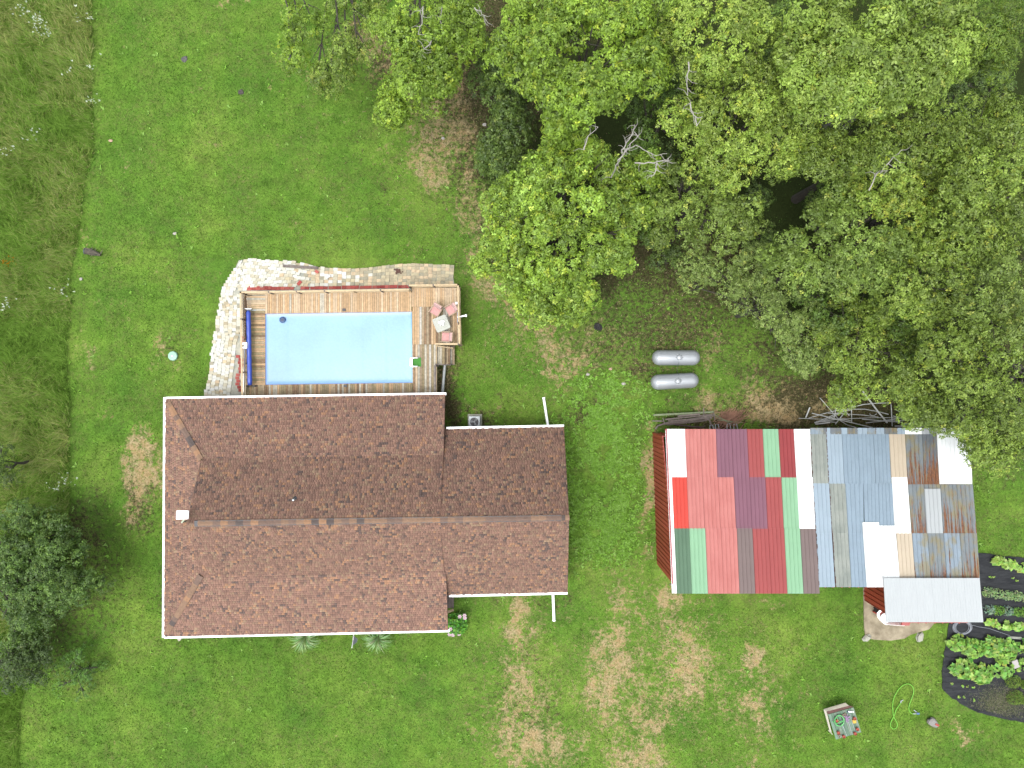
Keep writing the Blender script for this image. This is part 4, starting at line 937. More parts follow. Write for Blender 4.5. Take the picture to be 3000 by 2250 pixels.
# ---------------------------------------------------------------- propane tanks
tank_m = M_('tank_paint', A(200, 207, 212, 1.05), .06, 1.2, .35, .35, c2=A(210, 215, 218, 1.05))
def tank():
    t = empty('propane_tank', (0, 0, 0), 0, label='x', cat='gas tank', group='silver propane tanks on the grass')
    prof = []; r = .475; L = 1.05
    for k in range(7): a = math.pi / 2 * k / 6; prof.append((max(.01, r * math.sin(a)), -L - .44 * math.cos(a)))
    prof += [(r, -L * .33), (r, L * .33)]
    for k in range(7): a = math.pi / 2 * k / 6; prof.append((max(.01, r * math.cos(a)), L + .44 * math.sin(a)))
    MB().lathe((0, 0, .72), prof, 32, Matrix.Rotation(R(90), 3, 'Y')).build('shell', tank_m, t, smooth=True)
    d = MB().lathe((.1, 0, 1.14), [(.19, 0), (.19, .08), (.17, .14), (.1, .18), (.02, .19)], 20).build('dome_lid', tank_m, t, smooth=False)
    MB().lathe((.1, 0, 1.15), [(.215, 0), (.215, .025)], 20).build('collar', galv, d)
    MB().box((.13, .02, 1.345), (.02, .02, .03)).box((-.12, 0, 1.2), (.03, .03, .03)).box((.32, 0, 1.2), (.03, .03, .03)).build('bolt', black_pl, d)
    for sx in (-1.28, 1.28): MB().box((sx, 0, .98), (.12, .02, .12), m=Matrix.Rotation(R(28 if sx < 0 else -28), 3, 'Y')).build('lifting_lug', tank_m, t)
    for sx in (-.85, .85):
        for sy in (-.25, .25): MB().box((sx, sy, .17), (.1, .1, .34)).build('leg', galv, t)
        MB().box((sx, 0, .28), (.12, .6, .06)).build('saddle', galv, t)
        MB().box((sx, 0, .03), (.4, .8, .1)).build('foot_block', concrete, t)
    return t
t0 = tank()
for i, (px, py, a, lb) in enumerate([(1980.5, 1048, 0, 'silver propane tank lying level, the northern of the two'), (1976.5, 1117, 3.2, 'silver propane tank slightly tilted, nearer to the barn')]):
    t = t0 if i == 0 else clone(t0); t.location = W(px, py, .72); t.location.z = 0; t.rotation_euler.z = R(a); t['label'] = lb
MB().tube([W(1989, 1060, 1.1), W(1985, 1075, .9), W(1983, 1085, .5), W(1987, 1096, 1.0), W(1996, 1108, 1.1), W(1996, 1113, 1.2)], .012, 5).build('gas_line', M_('line_grey', A(90, 110, 104), .1), None, W(1985, 1085), label='thin gas line linking the two silver tanks', cat='gas line')
# ---------------------------------------------------------------- scrap beams
def beam_thing(a, b, wd, ht, z0, z1, m, label, name='scrap_beam', cat='beam', group='scrap beams stacked north of the barn'):
    o = Vector((*W(*a)[:2], 0)); MB().beam(W(*a, z0), W(*b, z1), wd * .72, ht).build(name, m, None, o, label=label, cat=cat, group=group)
mossy = M_('mossy_wood', A(156, 170, 130), .3, 5, .9)
beam_thing((1914, 1216), (2090, 1207), .16, .14, .45, .45, mossy, 'long moss green plank on top of the scrap pile by the barn')
beam_thing((1957, 1233), (2085, 1224), .12, .1, .4, .4, grey_wood, 'dark square beam just under the mossy plank')
beam_thing((1985, 1219), (2050, 1213), .13, .12, .58, .58, grey_wood, 'short dark bar lying on the mossy plank end')
beam_thing((1948, 1229), (2088, 1214), .12, .12, .52, .3, grey_wood, 'dark beam lying across the pile at a slight slant')
beam_thing((1911, 1233), (1945, 1233.5), .1, .08, .42, .42, grey_wood, 'short grey bar poking out at the west end of the pile')
beam_thing((1945, 1240), (2092, 1217), .13, .12, .35, .3, grey_wood, 'grey beam slanting under the pile')
beam_thing((1955, 1244), (2070, 1231), .14, .1, .26, .26, grey_wood, 'lowest wide beam of the scrap pile')
mb = MB().tube([W(1920, 1257, .2), W(1928, 1247, .3), W(1945, 1242, .4), W(1960, 1240, .4), W(2000, 1236, .4), W(2060, 1226, .45), W(2078, 1230, .4), W(2083, 1244, .3), W(2092, 1254, .2), W(2106, 1258, .2)], .06, 7)
mb.build('bent_pipe', grey_wood, None, W(2000, 1240), label='long dark pipe bent at both ends lying on the scrap beams', cat='pipe')
mb = MB().tube([W(1978, 1244, .3), W(2030, 1250, .3), W(2060, 1252, .3), W(2066, 1246, .3)], .045, 6); mb.build('bent_pipe', M_('rust_brown', A(96, 78, 70), .3), None, W(2020, 1250), label='thin rusty pipe with a hooked end below the scrap beams', cat='pipe')
for (a, b, lb) in (((1942, 1224), (1947, 1243), 'short upright clamp across the west end of the beams'), ((2061, 1196), (2062, 1216), 'short upright bar across the mossy plank'), ((2091, 1208), (2094, 1230), 'short upright bar at the east end of the beams')):
    beam_thing(a, b, .07, .07, .6, .6, grey_wood, lb, 'scrap_bar', 'bar', None)
# brush pile
br = MB(); 
for i in range(120):
    c = W(2142 + rng.gauss(0, 22), 1224 + rng.gauss(0, 12), rng.uniform(.05, .4)); a = R(rng.gauss(32, 22)); L = rng.uniform(.4, 1.3); d = Vector((math.cos(a), math.sin(a), rng.uniform(-.12, .12))) * L / 2
    br.tube([c - d, c + d * .2 + Vector((rng.uniform(-.05, .05), 0, .02)), c + d], [.02, .016, .008], 4)
br.build('brush_pile', M_('brush_brown', A(176, 132, 108, 1.3), .5, 2, .9, rnd=0), None, W(2140, 1228), label='heap of brown cut branches between the scrap beams and the bare soil', cat='brush pile')
for i, lb in enumerate(['uppermost long dark stick reaching from the beams onto the brush heap', 'middle long stick crossing the brush heap toward its east end', 'lowest long stick running beside the grey brackets to the brush heap']):
    a = W(2093 + i * 4, 1214 + i * 8, .35); b = W(2150 + i * 12, 1248 - i * 5, .3)
    MB().tube([a, a.lerp(b, .5) + Vector((0, 0, .06)), b], .022, 5).build('stick', mossy, None, a, label=lb, cat='stick', group='sticks on the brush heap')
for i, (x, y) in enumerate(((2080, 1246), (2096, 1244), (2130, 1242), (2150, 1243))):
    MB().tube([W(x, y + 14, .3), W(x, y, .35), W(x + 8, y - 1, .35), W(x + 11, y + 14, .3)], .03, 5).build('scrap_bracket', galv, None, W(x, y + 8), label=['grey bent metal bracket nearest the scrap beams', 'grey bent metal bracket just east of the nearest one', 'grey metal bracket below the brush heap', 'easternmost grey metal bracket by the barn eave'][i], cat='bracket')
# metal pipes pile
pm = M_('pipe_alu', A(206, 210, 206, 1.5), .15, 6, .4, 0)
zx = lambda x: 2340 + x / 5.821; zy = lambda y: 1130 + y / 5.821
PIPES = [([(360,205),(615,500),(700,590),(830,670),(980,715)], .03, 'long pipe curving from the pink tipped end down to the roof edge'), ([(710,0),(700,80),(620,470),(600,560)], .035, 'straight pipe pointing up to the trees, west of the middle'),
 ([(897,205),(903,630)], .035, 'upright straight pipe in the middle of the pile'), ([(1075,70),(1350,440),(1510,635)], .06, 'thick grey post lying diagonally across the pile'),
 ([(190,370),(120,545)], .05, 'short thick pipe lying apart at the west end'), ([(225,468),(600,560),(900,630),(1260,715)], .035, 'long pipe running from the west end to the roof edge'),
 ([(170,552),(450,470),(700,410),(900,400),(1120,400),(1350,440),(1530,488)], .03, 'long arched pipe crossing the whole pile'), ([(270,635),(500,540),(700,450),(900,370),(1100,320),(1300,300),(1570,292),(1580,400),(1595,690)], .035, 'pipe frame with a square corner at its east end'),
 ([(280,640),(520,560),(760,440),(900,410)], .03, 'pipe just below the square cornered frame'), ([(285,655),(535,628)], .05, 'short thick pipe at the lower west edge'), ([(625,655),(800,435),(860,510)], .04, 'brownish bent pipe forming an angle'),
 ([(0,555),(400,570),(900,560),(1300,545),(1600,545),(2010,580)], .018, 'thin wire rod stretching through the full pile'), ([(1145,635),(1500,590),(1875,530)], .035, 'pipe slanting up to the east, south side'), ([(1080,570),(1500,605),(1775,622)], .03, 'pipe slanting down to the east'),
 ([(1220,625),(1500,600),(1810,590)], .025, 'thin pipe lying between the two slanting pipes'), ([(1610,515),(1700,545),(1900,560)], .03, 'short pipe at the dark east end'), ([(1655,415),(1870,500)], .02, 'thin rod at the northeast of the pile'),
 ([(270,625),(640,575),(770,570)], .03, 'pipe at the west bundle, upper'), ([(300,610),(540,615),(640,625)], .03, 'pipe at the west bundle, lower'), ([(1205,478),(1240,505),(1285,508),(1330,480)], .025, 'small hooked pipe piece in the middle'),
 ([(1800,650),(2000,630),(2080,675),(2120,640),(2130,600)], .04, 'pale hooked pipe end near the tree at the east'), ([(1640,690),(2130,690)], .05, 'pale tube lying along the eave'), ([(760,570),(900,600)], .03, 'short stub pipe beside the upright pipe'),
 ([(500,470),(800,480),(1100,500),(1360,535)], .02, 'thin rod across the centre')]
for i, (pts, r, lb) in enumerate(PIPES):
    z = .12 + (i % 6) * .06; P = [W(zx(x), zy(y), z + .25 * (k / max(1, len(pts) - 1)) * (1 if i % 2 else -.3)) for k, (x, y) in enumerate(pts)]
    MB().tube(P, r * .85, 6).build('metal_pipe', pm, None, Vector((P[0].x, P[0].y, 0)), label=lb, cat='pipe', group='metal pipes piled behind the barn')
bt_ = MB().beam(W(zx(1750), zy(663), .3), W(zx(2100), zy(690), .3), .12, .05); bt_.build('blue_tube', M_('tube_blue', A(86, 120, 160), .1), None, W(zx(1750), zy(663)), label='blue strip lying beside the eave at the east end of the pipe pile', cat='strip')
# ---------------------------------------------------------------- garden
m, n, l, b = newmat('weed_fabric'); v = coords(n, l, 'world', (1, 4, 1)); t = noise(n, l, v, .8, 6, .7); t2 = noise(n, l, coords(n, l, 'world', (1, 9, 1)), 1.6, 6, .8)
c_ = ramp(n, l, t, [(.35, (.012, .013, .015)), (.65, (.03, .032, .034))]); c_ = mix(n, l, ramp(n, l, t2, [(.62, 0.0), (.74, .8)]), c_, A(112, 104, 92))
l.new(c_, b.inputs['Base Color']); b.inputs['Roughness'].default_value = .85; b.inputs['Specular IOR Level'].default_value = .12; bump(n, l, b, t, .1, 1.0)
P = [(2745,1615),(2867,1621),(2900,1622),(2945,1630),(3000,1634),(3160,1645),(3160,2150),(3000,2118),(2949,2107),(2866,2088),(2813,2060),(2780,2038),(2760,2018),(2761,1951),(2771,1888),(2780,1826),(2745,1826)]
pts = []
for (x0, y0), (x1, y1) in zip(P, P[1:] + P[:1]):
    k = max(1, int(math.hypot(x1 - x0, y1 - y0) / 12))
    for i in range(k): pts.append((x0 + (x1 - x0) * i / k + rng.uniform(-1.5, 1.5), y0 + (y1 - y0) * i / k + rng.uniform(-1.5, 1.5)))
MB().poly([W(x, y, .03) for x, y in pts][::-1], .03).build('weed_fabric', m, None, None, kind='structure')
# straw patch on the fabric, lower right
x = []; y = []
for i in range(6000):
    p = W(2930 + rng.gauss(0, 38), 2060 + rng.gauss(0, 26)); 
    if p.y > W(0, 2110 - (3000 - (1500 + p.x * F / H)) * .25).y: x.append(p.x); y.append(p.y)
x = np.array(x); y = np.array(y); Nn = len(x)
blades(Nn, x, y, .03, .03, (nr.random(Nn) * 6, 4.0, 0), pal(Nn, [A(170, 166, 140), A(130, 128, 100), A(110, 130, 70)], .2), z=.04, name='straw_on_fabric')
def plant(cx, cy, rx, ry, zt, nleaf, size, cols, label, name='vegetable_plant', cat='plant', group='vegetable plants on the black fabric', lobes=True, stem=True, up=.9, mat=None):
    c = W(cx, cy, 0); root = empty(name, (c.x, c.y, 0), 0, label=label, cat=cat, group=group); s = H / F; V = []; Fc = []; Cc = []
    for i in range(nleaf):
        a = rng.random() * 6.283; rr = math.sqrt(rng.random()) ; px_ = c.x + math.cos(a) * rr * rx * s; py_ = c.y + math.sin(a) * rr * ry * s
        z = zt * (1 - .6 * rr * rr) * rng.uniform(.7, 1.05) + .05; sz = size * rng.uniform(.6, 1.2)
        ax_ = Vector((math.cos(a) * rr * .7 + rng.gauss(0, .3), math.sin(a) * rr * .7 + rng.gauss(0, .3), up)).normalized(); t = Vector((rng.gauss(0, 1), rng.gauss(0, 1), 0)); u = ax_.cross(t).normalized(); v_ = ax_.cross(u)
        col = [q * rng.uniform(.75, 1.15) for q in rng.choice(cols)]; k0 = len(V); K5 = 8 if lobes else 4
        if lobes:
            V.append((px_, py_, z - .03)); Cc.append([q * .9 for q in col])
            for k in range(K5):
                th = 2 * math.pi * k / K5; r_ = sz * (1.0 if k % 2 == 0 else .62); p = Vector((px_, py_, z)) + u * math.cos(th) * r_ + v_ * math.sin(th) * r_ - ax_ * (.12 * sz if k % 2 == 0 else -.05 * sz); V.append(tuple(p)); Cc.append(col)
            for k in range(K5): Fc.append((k0, k0 + 1 + k, k0 + 1 + (k + 1) % K5))
        else:
            tip = Vector((px_, py_, z)) + u * sz; V += [(px_, py_, z), tuple(Vector((px_, py_, z)) + u * sz * .5 + v_ * sz * .24 + ax_ * .02), tuple(tip - ax_ * .03)]
            V += [(px_, py_, z), tuple(tip - ax_ * .03), tuple(Vector((px_, py_, z)) + u * sz * .5 - v_ * sz * .24 + ax_ * .02)]; Cc += [col] * 6; Fc += [(k0, k0 + 1, k0 + 2), (k0 + 3, k0 + 4, k0 + 5)]
    np_mesh('foliage', np.array(V), np.array(Fc), np.array(Cc), mat or leaf_mat, root, root.location)
    if stem:
        mb = MB()
        for i in range(6):
            a = rng.random() * 6.28; mb.tube([(c.x, c.y, .02), (c.x + math.cos(a) * rx * s * .3, c.y + math.sin(a) * ry * s * .3, zt * .5), (c.x + math.cos(a) * rx * s * .6, c.y + math.sin(a) * ry * s * .6, zt * .7)], .012, 5)
        mb.build('stem', M_stem, root, root.location)
    return root
M_stem = M_('stem_green', A(110, 140, 60), .15)
Y1 = [A(158, 196, 84), A(136, 182, 70), A(176, 206, 108)]; Y2 = [A(118, 166, 62), A(98, 148, 52), A(140, 184, 80)]; BG = [A(150, 180, 154), A(130, 164, 136), A(166, 192, 168)]; PG = [A(164, 194, 130), A(146, 182, 112), A(182, 204, 150)]
for (cx, cy, rx, ry, n_, lb) in ((2918, 1640, 22, 12, 34, 'yellow green squash plant at the west end of the top garden row'), (2950, 1650, 24, 16, 44, 'squash plant in the middle of the top garden row'), (2990, 1662, 24, 13, 36, 'squash plant at the picture edge of the top garden row'),
     (2900, 1822, 17, 12, 26, 'star leaved squash plant next to the canopy corner'), (2938, 1830, 24, 13, 36, 'squash plant in the row above the rope coil line'), (2982, 1834, 18, 12, 28, 'squash plant east in the row above the white tray')):
    plant(cx, cy, rx, ry, .35, n_, .16, Y1, lb)
for (cx, cy, rx, ry, n_, lb) in ((2800, 1880, 34, 24, 90, 'big leafy squash bush at the west end of the large row'), (2845, 1895, 36, 28, 110, 'dense green squash bush just right of the westernmost one'), (2900, 1890, 36, 30, 110, 'squash bush in the centre of the large row'), (2945, 1900, 26, 34, 90, 'squash bush beside the white bin'),
     (2815, 1955, 42, 30, 130, 'round dark green squash bush alone on the fabric'), (2868, 1970, 34, 30, 100, 'bright edged squash bush right of the lone round one'), (2930, 1950, 32, 34, 90, 'squash bush left of the mossy mounds'), (2985, 1890, 20, 22, 46, 'leafy bush at the picture edge beside the white tray'), (2988, 1945, 20, 20, 50, 'light green bush east of the white bin')):
    plant(cx, cy, rx, ry, .65, n_, .17, Y2 + Y1[:1], lb)
for i, (cx, cy, c_, z) in enumerate([(2890 + 28 * k, 1733 + k * 4, PG, .4) for k in range(5)] + [(2893 + 27 * k, 1784 + k * 2, BG if k in (0, 2) else Y2, .35) for k in range(5)]):
    nm = ['westernmost', 'second', 'third', 'fourth', 'easternmost'][i % 5]
    plant(cx, cy, 18, 14, z, 130, .13, c_, '%s %s plant in the %s of the two leafy rows east of the canopy' % (nm, 'pale green' if i < 5 else ('blue green' if c_ is BG else 'green'), 'upper' if i < 5 else 'lower'), lobes=False)
for (cx, cy, r_, lb) in ((2962, 1992, 24, 'mossy round mound plant left of the picture edge'), (2968, 2040, 26, 'mossy round mound plant lower than the other mound'), (2995, 2002, 14, 'mossy mound cut by the picture edge'), (2998, 2050, 14, 'lower mossy mound cut by the picture edge')):
    plant(cx, cy, r_, r_ * .85, .45, 600, .08, [A(136, 168, 70), A(116, 150, 60), A(156, 184, 92)], lb, lobes=False)
for i, (cx, cy) in enumerate([(2899, 1690), (2908, 1689), (2965, 1692), (2977, 1700), (2787, 2002), (2818, 2009), (2850, 2012), (2808, 2040), (2822, 2041), (2851, 2050), (2832, 2009)]):
    plant(cx, cy, 3.5, 3, .1, 7, .06, Y1, ['tiny seedling nearest the canopy in the wide black gap', 'tiny seedling just right of the one nearest the canopy', 'tiny yellowish seedling below the middle squash of the top row', 'tiny seedling furthest right in the wide black gap', 'lone seedling near the left tip of the fabric', 'seedling just under the lone round squash bush', 'seedling lower right of the lone round bush', 'left seedling of the lowest close pair', 'right seedling of the lowest close pair', 'lowest seedling, beside the straw patch', 'seedling between the two under the lone round bush'][i], group='tiny seedlings on the black fabric', name='seedling')
# rope coil, tray, bin
rp = MB(); ro_ = M_('rope_grey', A(176, 182, 190), .12)
pts = []
for k in range(260):
    a = k / 260 * 7 * 2 * math.pi; e_ = 1 + .12 * math.sin(a * .37 + 1); pts.append(W(2819 + math.cos(a) * 24 * e_ + 3 * math.sin(a * .21), 1838 + math.sin(a) * 19 * e_, .06 + .012 * (k % 23) / 23))
pts += [W(2852, 1832, .1), W(2865, 1836, .08), W(2897, 1841, .08), W(2930, 1852, .08), W(2958, 1862, .08)]
rp.tube(pts, .014, 5).build('rope_coil', ro_, None, W(2820, 1838), label='loosely coiled grey cord on the black fabric below the canopy', cat='rope')
MB().box((0, 0, .06), (.86, .14, .12), R(-3)).build('tray', M_('tray_wh', A(200, 204, 190), .3), None, None, label='narrow whitish tray at the end of the grey cord', cat='tray').location = W(2970, 1867)
mb = MB().box((0, 0, .22), (.36, .5, .44), R(20)); o = mb.build('storage_bin', M_('bin_wh', A(216, 210, 206), .1), None, None, label='pale plastic bin standing between two leafy bushes at the right edge', cat='bin'); o.location = W(2962, 1938)
# ---------------------------------------------------------------- potting table with pots
TZ = .75
pt = empty('work_table', (*W(2470, 2112)[:2], 0), label='weathered green slatted table with pots standing alone on the lawn', cat='table'); to = pt.location.copy()
tz2 = lambda x, y: (2400 + x / 11.06, 2030 + y / 11.06)
gt = [M_('green_slat_%d' % i, A(*c), .2, 6, .7, rnd=.15) for i, c in enumerate([(134, 168, 142), (120, 156, 128), (150, 172, 148)])]
TLc, TRc, BRc, BLc = tz2(290, 700), tz2(1120, 470), tz2(1370, 1270), tz2(545, 1510)
for i in range(9):
    a, b = i / 9, (i + .93) / 9; L4 = lambda p, q, t: (p[0] + (q[0] - p[0]) * t, p[1] + (q[1] - p[1]) * t)
    q = [L4(TLc, TRc, a), L4(TLc, TRc, b), L4(BLc, BRc, b), L4(BLc, BRc, a)]
    P = [W(*p, TZ + rng.uniform(-.01, .01)) for p in q][::-1]; MB().quadbox(P, [p - Vector((0, 0, .03)) for p in P]).build('slat', gt[i % 3], pt, to)
q = [tz2(240, 600), tz2(965, 415), tz2(1110, 450), tz2(290, 690)]; P = [W(*p, TZ + .03) for p in q][::-1]; MB().quadbox(P, [p - Vector((0, 0, .05)) for p in P]).build('rusty_strip', M_('rusty', A(112, 66, 56), .4, 8), pt, to)
cr = M_('cream_paint', A(222, 216, 196), .1)
P = [W(*p, TZ + z) for p, z in ((tz2(140, 530), -.1), (tz2(850, 320), -.1), (tz2(965, 415), .04), (tz2(240, 600), .04))][::-1]; MB().quadbox(P, [p - Vector((0, 0, .03)) for p in P]).build('back_board', cr, pt, to)
P = [W(*p, TZ - .06) for p in (tz2(145, 540), tz2(240, 600), tz2(405, 1290), tz2(345, 1240))][::-1]; MB().quadbox(P, [p - Vector((0, 0, .05)) for p in P]).build('side_board', cr, pt, to)
for x, y in ((300, 720), (1080, 520), (1300, 1230), (560, 1450)): MB().beam(W(*tz2(x, y), 0), Vector((*W(*tz2(x, y), TZ)[:2], TZ - .03)), .06).build('leg', gt[1], pt, to)
MB().beam(W(*tz2(290, 1200), .3), W(*tz2(430, 1345), .3), .05, .03).build('brace', cr, pt, to)
for x0, y0, x1, y1 in ((740, 1010, 900, 1400), (870, 700, 1080, 1360), (980, 640, 1160, 1260)):
    MB().beam(W(*tz2(x0, y0), TZ + .03), W(*tz2(x1, y1), TZ + .03), .02, .02).build('rod', galv, pt, to)
terra = M_('terracotta', A(204, 98, 78), .12, 8, .8); soil = M_('dark_soil', (.02, .015, .012), .3)
def pot(x, y, r, lb):
    c = W(*tz2(x, y), TZ + .02); t = empty('flower_pot', (c.x, c.y, TZ + .02), 0, label=lb, cat='pot', group='small terracotta pots on the green table')
    MB().lathe((0, 0, 0), [(r * .7, 0), (r * .95, .14), (r * 1.1, .14), (r * 1.1, .18), (r * .95, .18), (r * .9, .13)], 14).build('pot_body', terra, t); MB().lathe((0, 0, .12), [(r * .88, 0), (r * .88, .005)], 12).build('soil', terra, t)
for x, y, lb in ((1115, 800, 'terracotta pot just above the yellow cube'), (1205, 1145, 'terracotta pot at the lower right table corner'), (1130, 1285, 'terracotta pot on the bottom edge beside a white bit'), (590, 1260, 'terracotta pot at the lower left of the table'), (765, 1380, 'terracotta pot right of the white cup'), (550, 870, 'terracotta pot inside the coiled green hose')): pot(x, y, .09, lb)
c = W(*tz2(1130, 915), TZ + .08); MB().box((0, 0, 0), (.2, .2, .16), R(8)).build('yellow_cube', M_('yel', A(246, 206, 76), .06), None, None, label='yellow square container on the green table', cat='container').location = c
c = W(*tz2(645, 1395), TZ + .1); MB().lathe((0, 0, -.08), [(.07, 0), (.09, .18), (.08, .18), (.06, .03)], 12).build('white_cup', cr, None, None, label='white cup between two terracotta pots at the bottom of the green table', cat='cup').location = c
MB().box((0, 0, 0), (.26, .2, .06), R(30)).build('rusty_box', M_('tanbox', A(150, 136, 112), .2), None, None, label='flat tan box above the lilac flowers on the green table', cat='box').location = W(*tz2(810, 720), TZ + .05)
bo_ = empty('spray_bottle', W(*tz2(1000, 600), TZ + .05), R(-5), label='white spray bottle lying at the top of the green table', cat='bottle')
MB().tube([(-.13, 0, .03), (.05, 0, .03), (.11, 0, .03), (.2, 0, .03)], [.05, .05, .02, .03], 10).build('bottle_body', white_metal, bo_); MB().box((-.16, -.02, .03), (.06, .07, .06)).build('nozzle', M_('navy_noz', A(30, 50, 110), .1), bo_)
mb = MB()
for i in range(26):
    c = W(*tz2(915 + rng.gauss(0, 38), 835 + rng.gauss(0, 50)), TZ + .08 + rng.random() * .08); mb.lathe(c, [(.02, 0), (.045, .02), (.02, .045)], 6)
mb.build('lilac_flowers', M_('lilac', A(196, 160, 204), .15), None, W(*tz2(915, 835), TZ), label='bunch of lilac flowers lying in the middle of the green table', cat='flowers')
gh = M_('hose_mint', A(120, 226, 128), .06, 3, .4)
pts = [W(*tz2(420, 920), TZ + .06)]
for k in range(90):
    a = R(200) - k / 90 * 4 * 2 * math.pi; r1 = 150 + 9 * math.sin(k * .7); pts.append(W(*tz2(655 + math.cos(a) * r1, 900 + math.sin(a) * -(r1 + 22)), TZ + .05 + .02 * (k % 9) / 9 + .1 * k / 90))
pts += [W(*tz2(790, 900), TZ + .16), W(*tz2(700, 970), TZ + .17), W(*tz2(620, 900), TZ + .17), W(*tz2(560, 780), TZ + .16)]
MB().tube(pts, .022, 6).build('hose_coil', gh, None, W(*tz2(655, 900), TZ), label='mint green hose coiled on the left half of the green table', cat='hose')
# hose on the lawn
hz = lambda x, y: W(2580 + x / 9.76, 1980 + y / 9.76, .06)
pts = [hz(*p) for p in [(575, 770), (520, 850), (440, 980), (375, 1160), (310, 1280), (280, 1400), (300, 1470), (380, 1520), (450, 1480), (478, 1400), (450, 1310), (375, 1170), (352, 1050), (345, 880), (360, 700), (430, 520), (520, 380), (640, 270), (760, 228), (860, 255), (930, 340), (945, 440), (920, 560), (870, 690), (820, 840), (805, 940), (830, 1020), (880, 1070), (950, 1085)]]
sm2 = []
for i in range(len(pts) - 1):
    p0, p1, p2, p3 = pts[max(i - 1, 0)], pts[i], pts[i + 1], pts[min(i + 2, len(pts) - 1)]
    for t in (0, .25, .5, .75): sm2.append(.5 * ((2 * p1) + (-p0 + p2) * t + (2 * p0 - 5 * p1 + 4 * p2 - p3) * t * t + (-p0 + 3 * p1 - 3 * p2 + p3) * t ** 3))
sm2.append(pts[-1]); hs_ = empty('garden_hose', pts[14], 0, label='thin lime green hose looped on the lawn beside the green table', cat='hose')
MB().tube(sm2, .026, 6).build('hose_line', M_('hose_lime', A(140, 226, 70), .06, 3, .4), hs_, hs_.location)
MB().tube([hz(575, 770), hz(580, 720), hz(640, 695)], .035, 6).build('hose_nozzle', galv, hs_, hs_.location)
sprk = empty('sprinkler', (*hz(1010, 1035)[:2], 0), 0, label='small blue and silver sprinkler at the end of the lime hose', cat='sprinkler'); so = sprk.location.copy()
MB().lathe(so, [(.04, 0), (.04, .25), (.02, .25)], 8).build('stem', galv, sprk, so); MB().box(hz(1010, 1030) + Vector((0, 0, .22)), (.16, .09, .08)).build('head', M_('spr_blue', A(110, 150, 210), .15), sprk, so)
MB().beam(hz(900, 1065) + Vector((0, 0, .1)), hz(1010, 1035) + Vector((0, 0, .22)), .03).beam(hz(950, 980), hz(1050, 1040) + Vector((0, 0, .2)), .04).build('spike_frame', galv, sprk, so)
tubp = [hz(*p) for p in [(1440, 1160), (1500, 1180), (1570, 1260), (1625, 1350), (1620, 1420), (1550, 1455), (1450, 1430), (1350, 1370), (1300, 1310), (1330, 1230)]]
tb_ = empty('plastic_tub', (*hz(1460, 1310)[:2], 0), 0, label='grey teardrop shaped tub with a red part lying on the lawn', cat='tub'); too = tb_.location.copy()
mb = MB(); cc = hz(1460, 1310); vt = []
for z, s_ in ((.0, .85), (.12, 1.0), (.24, .9), (.3, .6)): vt += [(cc.x + (p.x - cc.x) * s_, cc.y + (p.y - cc.y) * s_, z + .02) for p in tubp]
mb.v = vt; k = len(tubp)
for i in range(3):
    for j in range(k): mb.f.append((i * k + (j + 1) % k, i * k + j, (i + 1) * k + j, (i + 1) * k + (j + 1) % k))
mb.f.append(tuple(range(3 * k, 4 * k))[::-1]); mb.build('shell', M_('tub_grey', A(168, 164, 158), .12, 9), tb_, too, smooth=False)
MB().box(hz(1545, 1345) + Vector((0, 0, .24)), (.26, .12, .1), R(-28)).build('red_handle', M_('handle_red', A(200, 84, 70), .15), tb_, too); MB().box(hz(1375, 1210) + Vector((0, 0, .14)), (.14, .1, .1), R(35)).build('black_cap', black_pl, tb_, too)
# septic lid
sl = empty('round_lid', W(508, 1043, 0), 0, label='pale mint green round lid sitting on the lawn west of the patio', cat='lid'); s0 = sl.location.copy()
MB().lathe(s0, [(.31, 0), (.31, .1), (.28, .14), (.05, .17)], 9).build('cover', M_('lid_mint', A(180, 230, 202), .05, 3, .5), sl, s0); MB().lathe(s0 + Vector((0, 0, .165)), [(.035, 0), (.03, .02)], 8).build('bolt', white_metal, sl, s0)
# log by the meadow edge
lg = empty('burnt_log', W(276, 741), R(-12), label='dark charred log lying near the meadow edge', cat='log')
mb = MB(); mb.tube([(-.42, 0, .2), (-.1, .02, .2), (.2, -.02, .17), (.5, -.06, .14)], [.2, .19, .15, .08], 10); mb.v = [(a + rng.gauss(0, .015), b + rng.gauss(0, .02), c + rng.gauss(0, .015)) for a, b, c in mb.v]
mb.build('trunk_piece', M_('charred', A(62, 68, 66), .5, 9, .9, c2=A(120, 110, 92)), lg)
for i in range(5): mb = MB(); a = rng.uniform(-.2, .5); mb.tube([(a, -.08, .15), (a + rng.uniform(-.1, .2), rng.choice((-1, 1)) * .3, rng.uniform(.1, .3))], [.03, .012], 5); mb.build('branch_stub', grey_wood, lg)
MB().lathe((-.44, 0, .2), [(.21, -.03), (.23, 0), (.21, .04)], 10, Matrix.Rotation(R(90), 3, 'Y')).build('cut_end', M_('ash', A(84, 96, 104), .3, 9), lg)
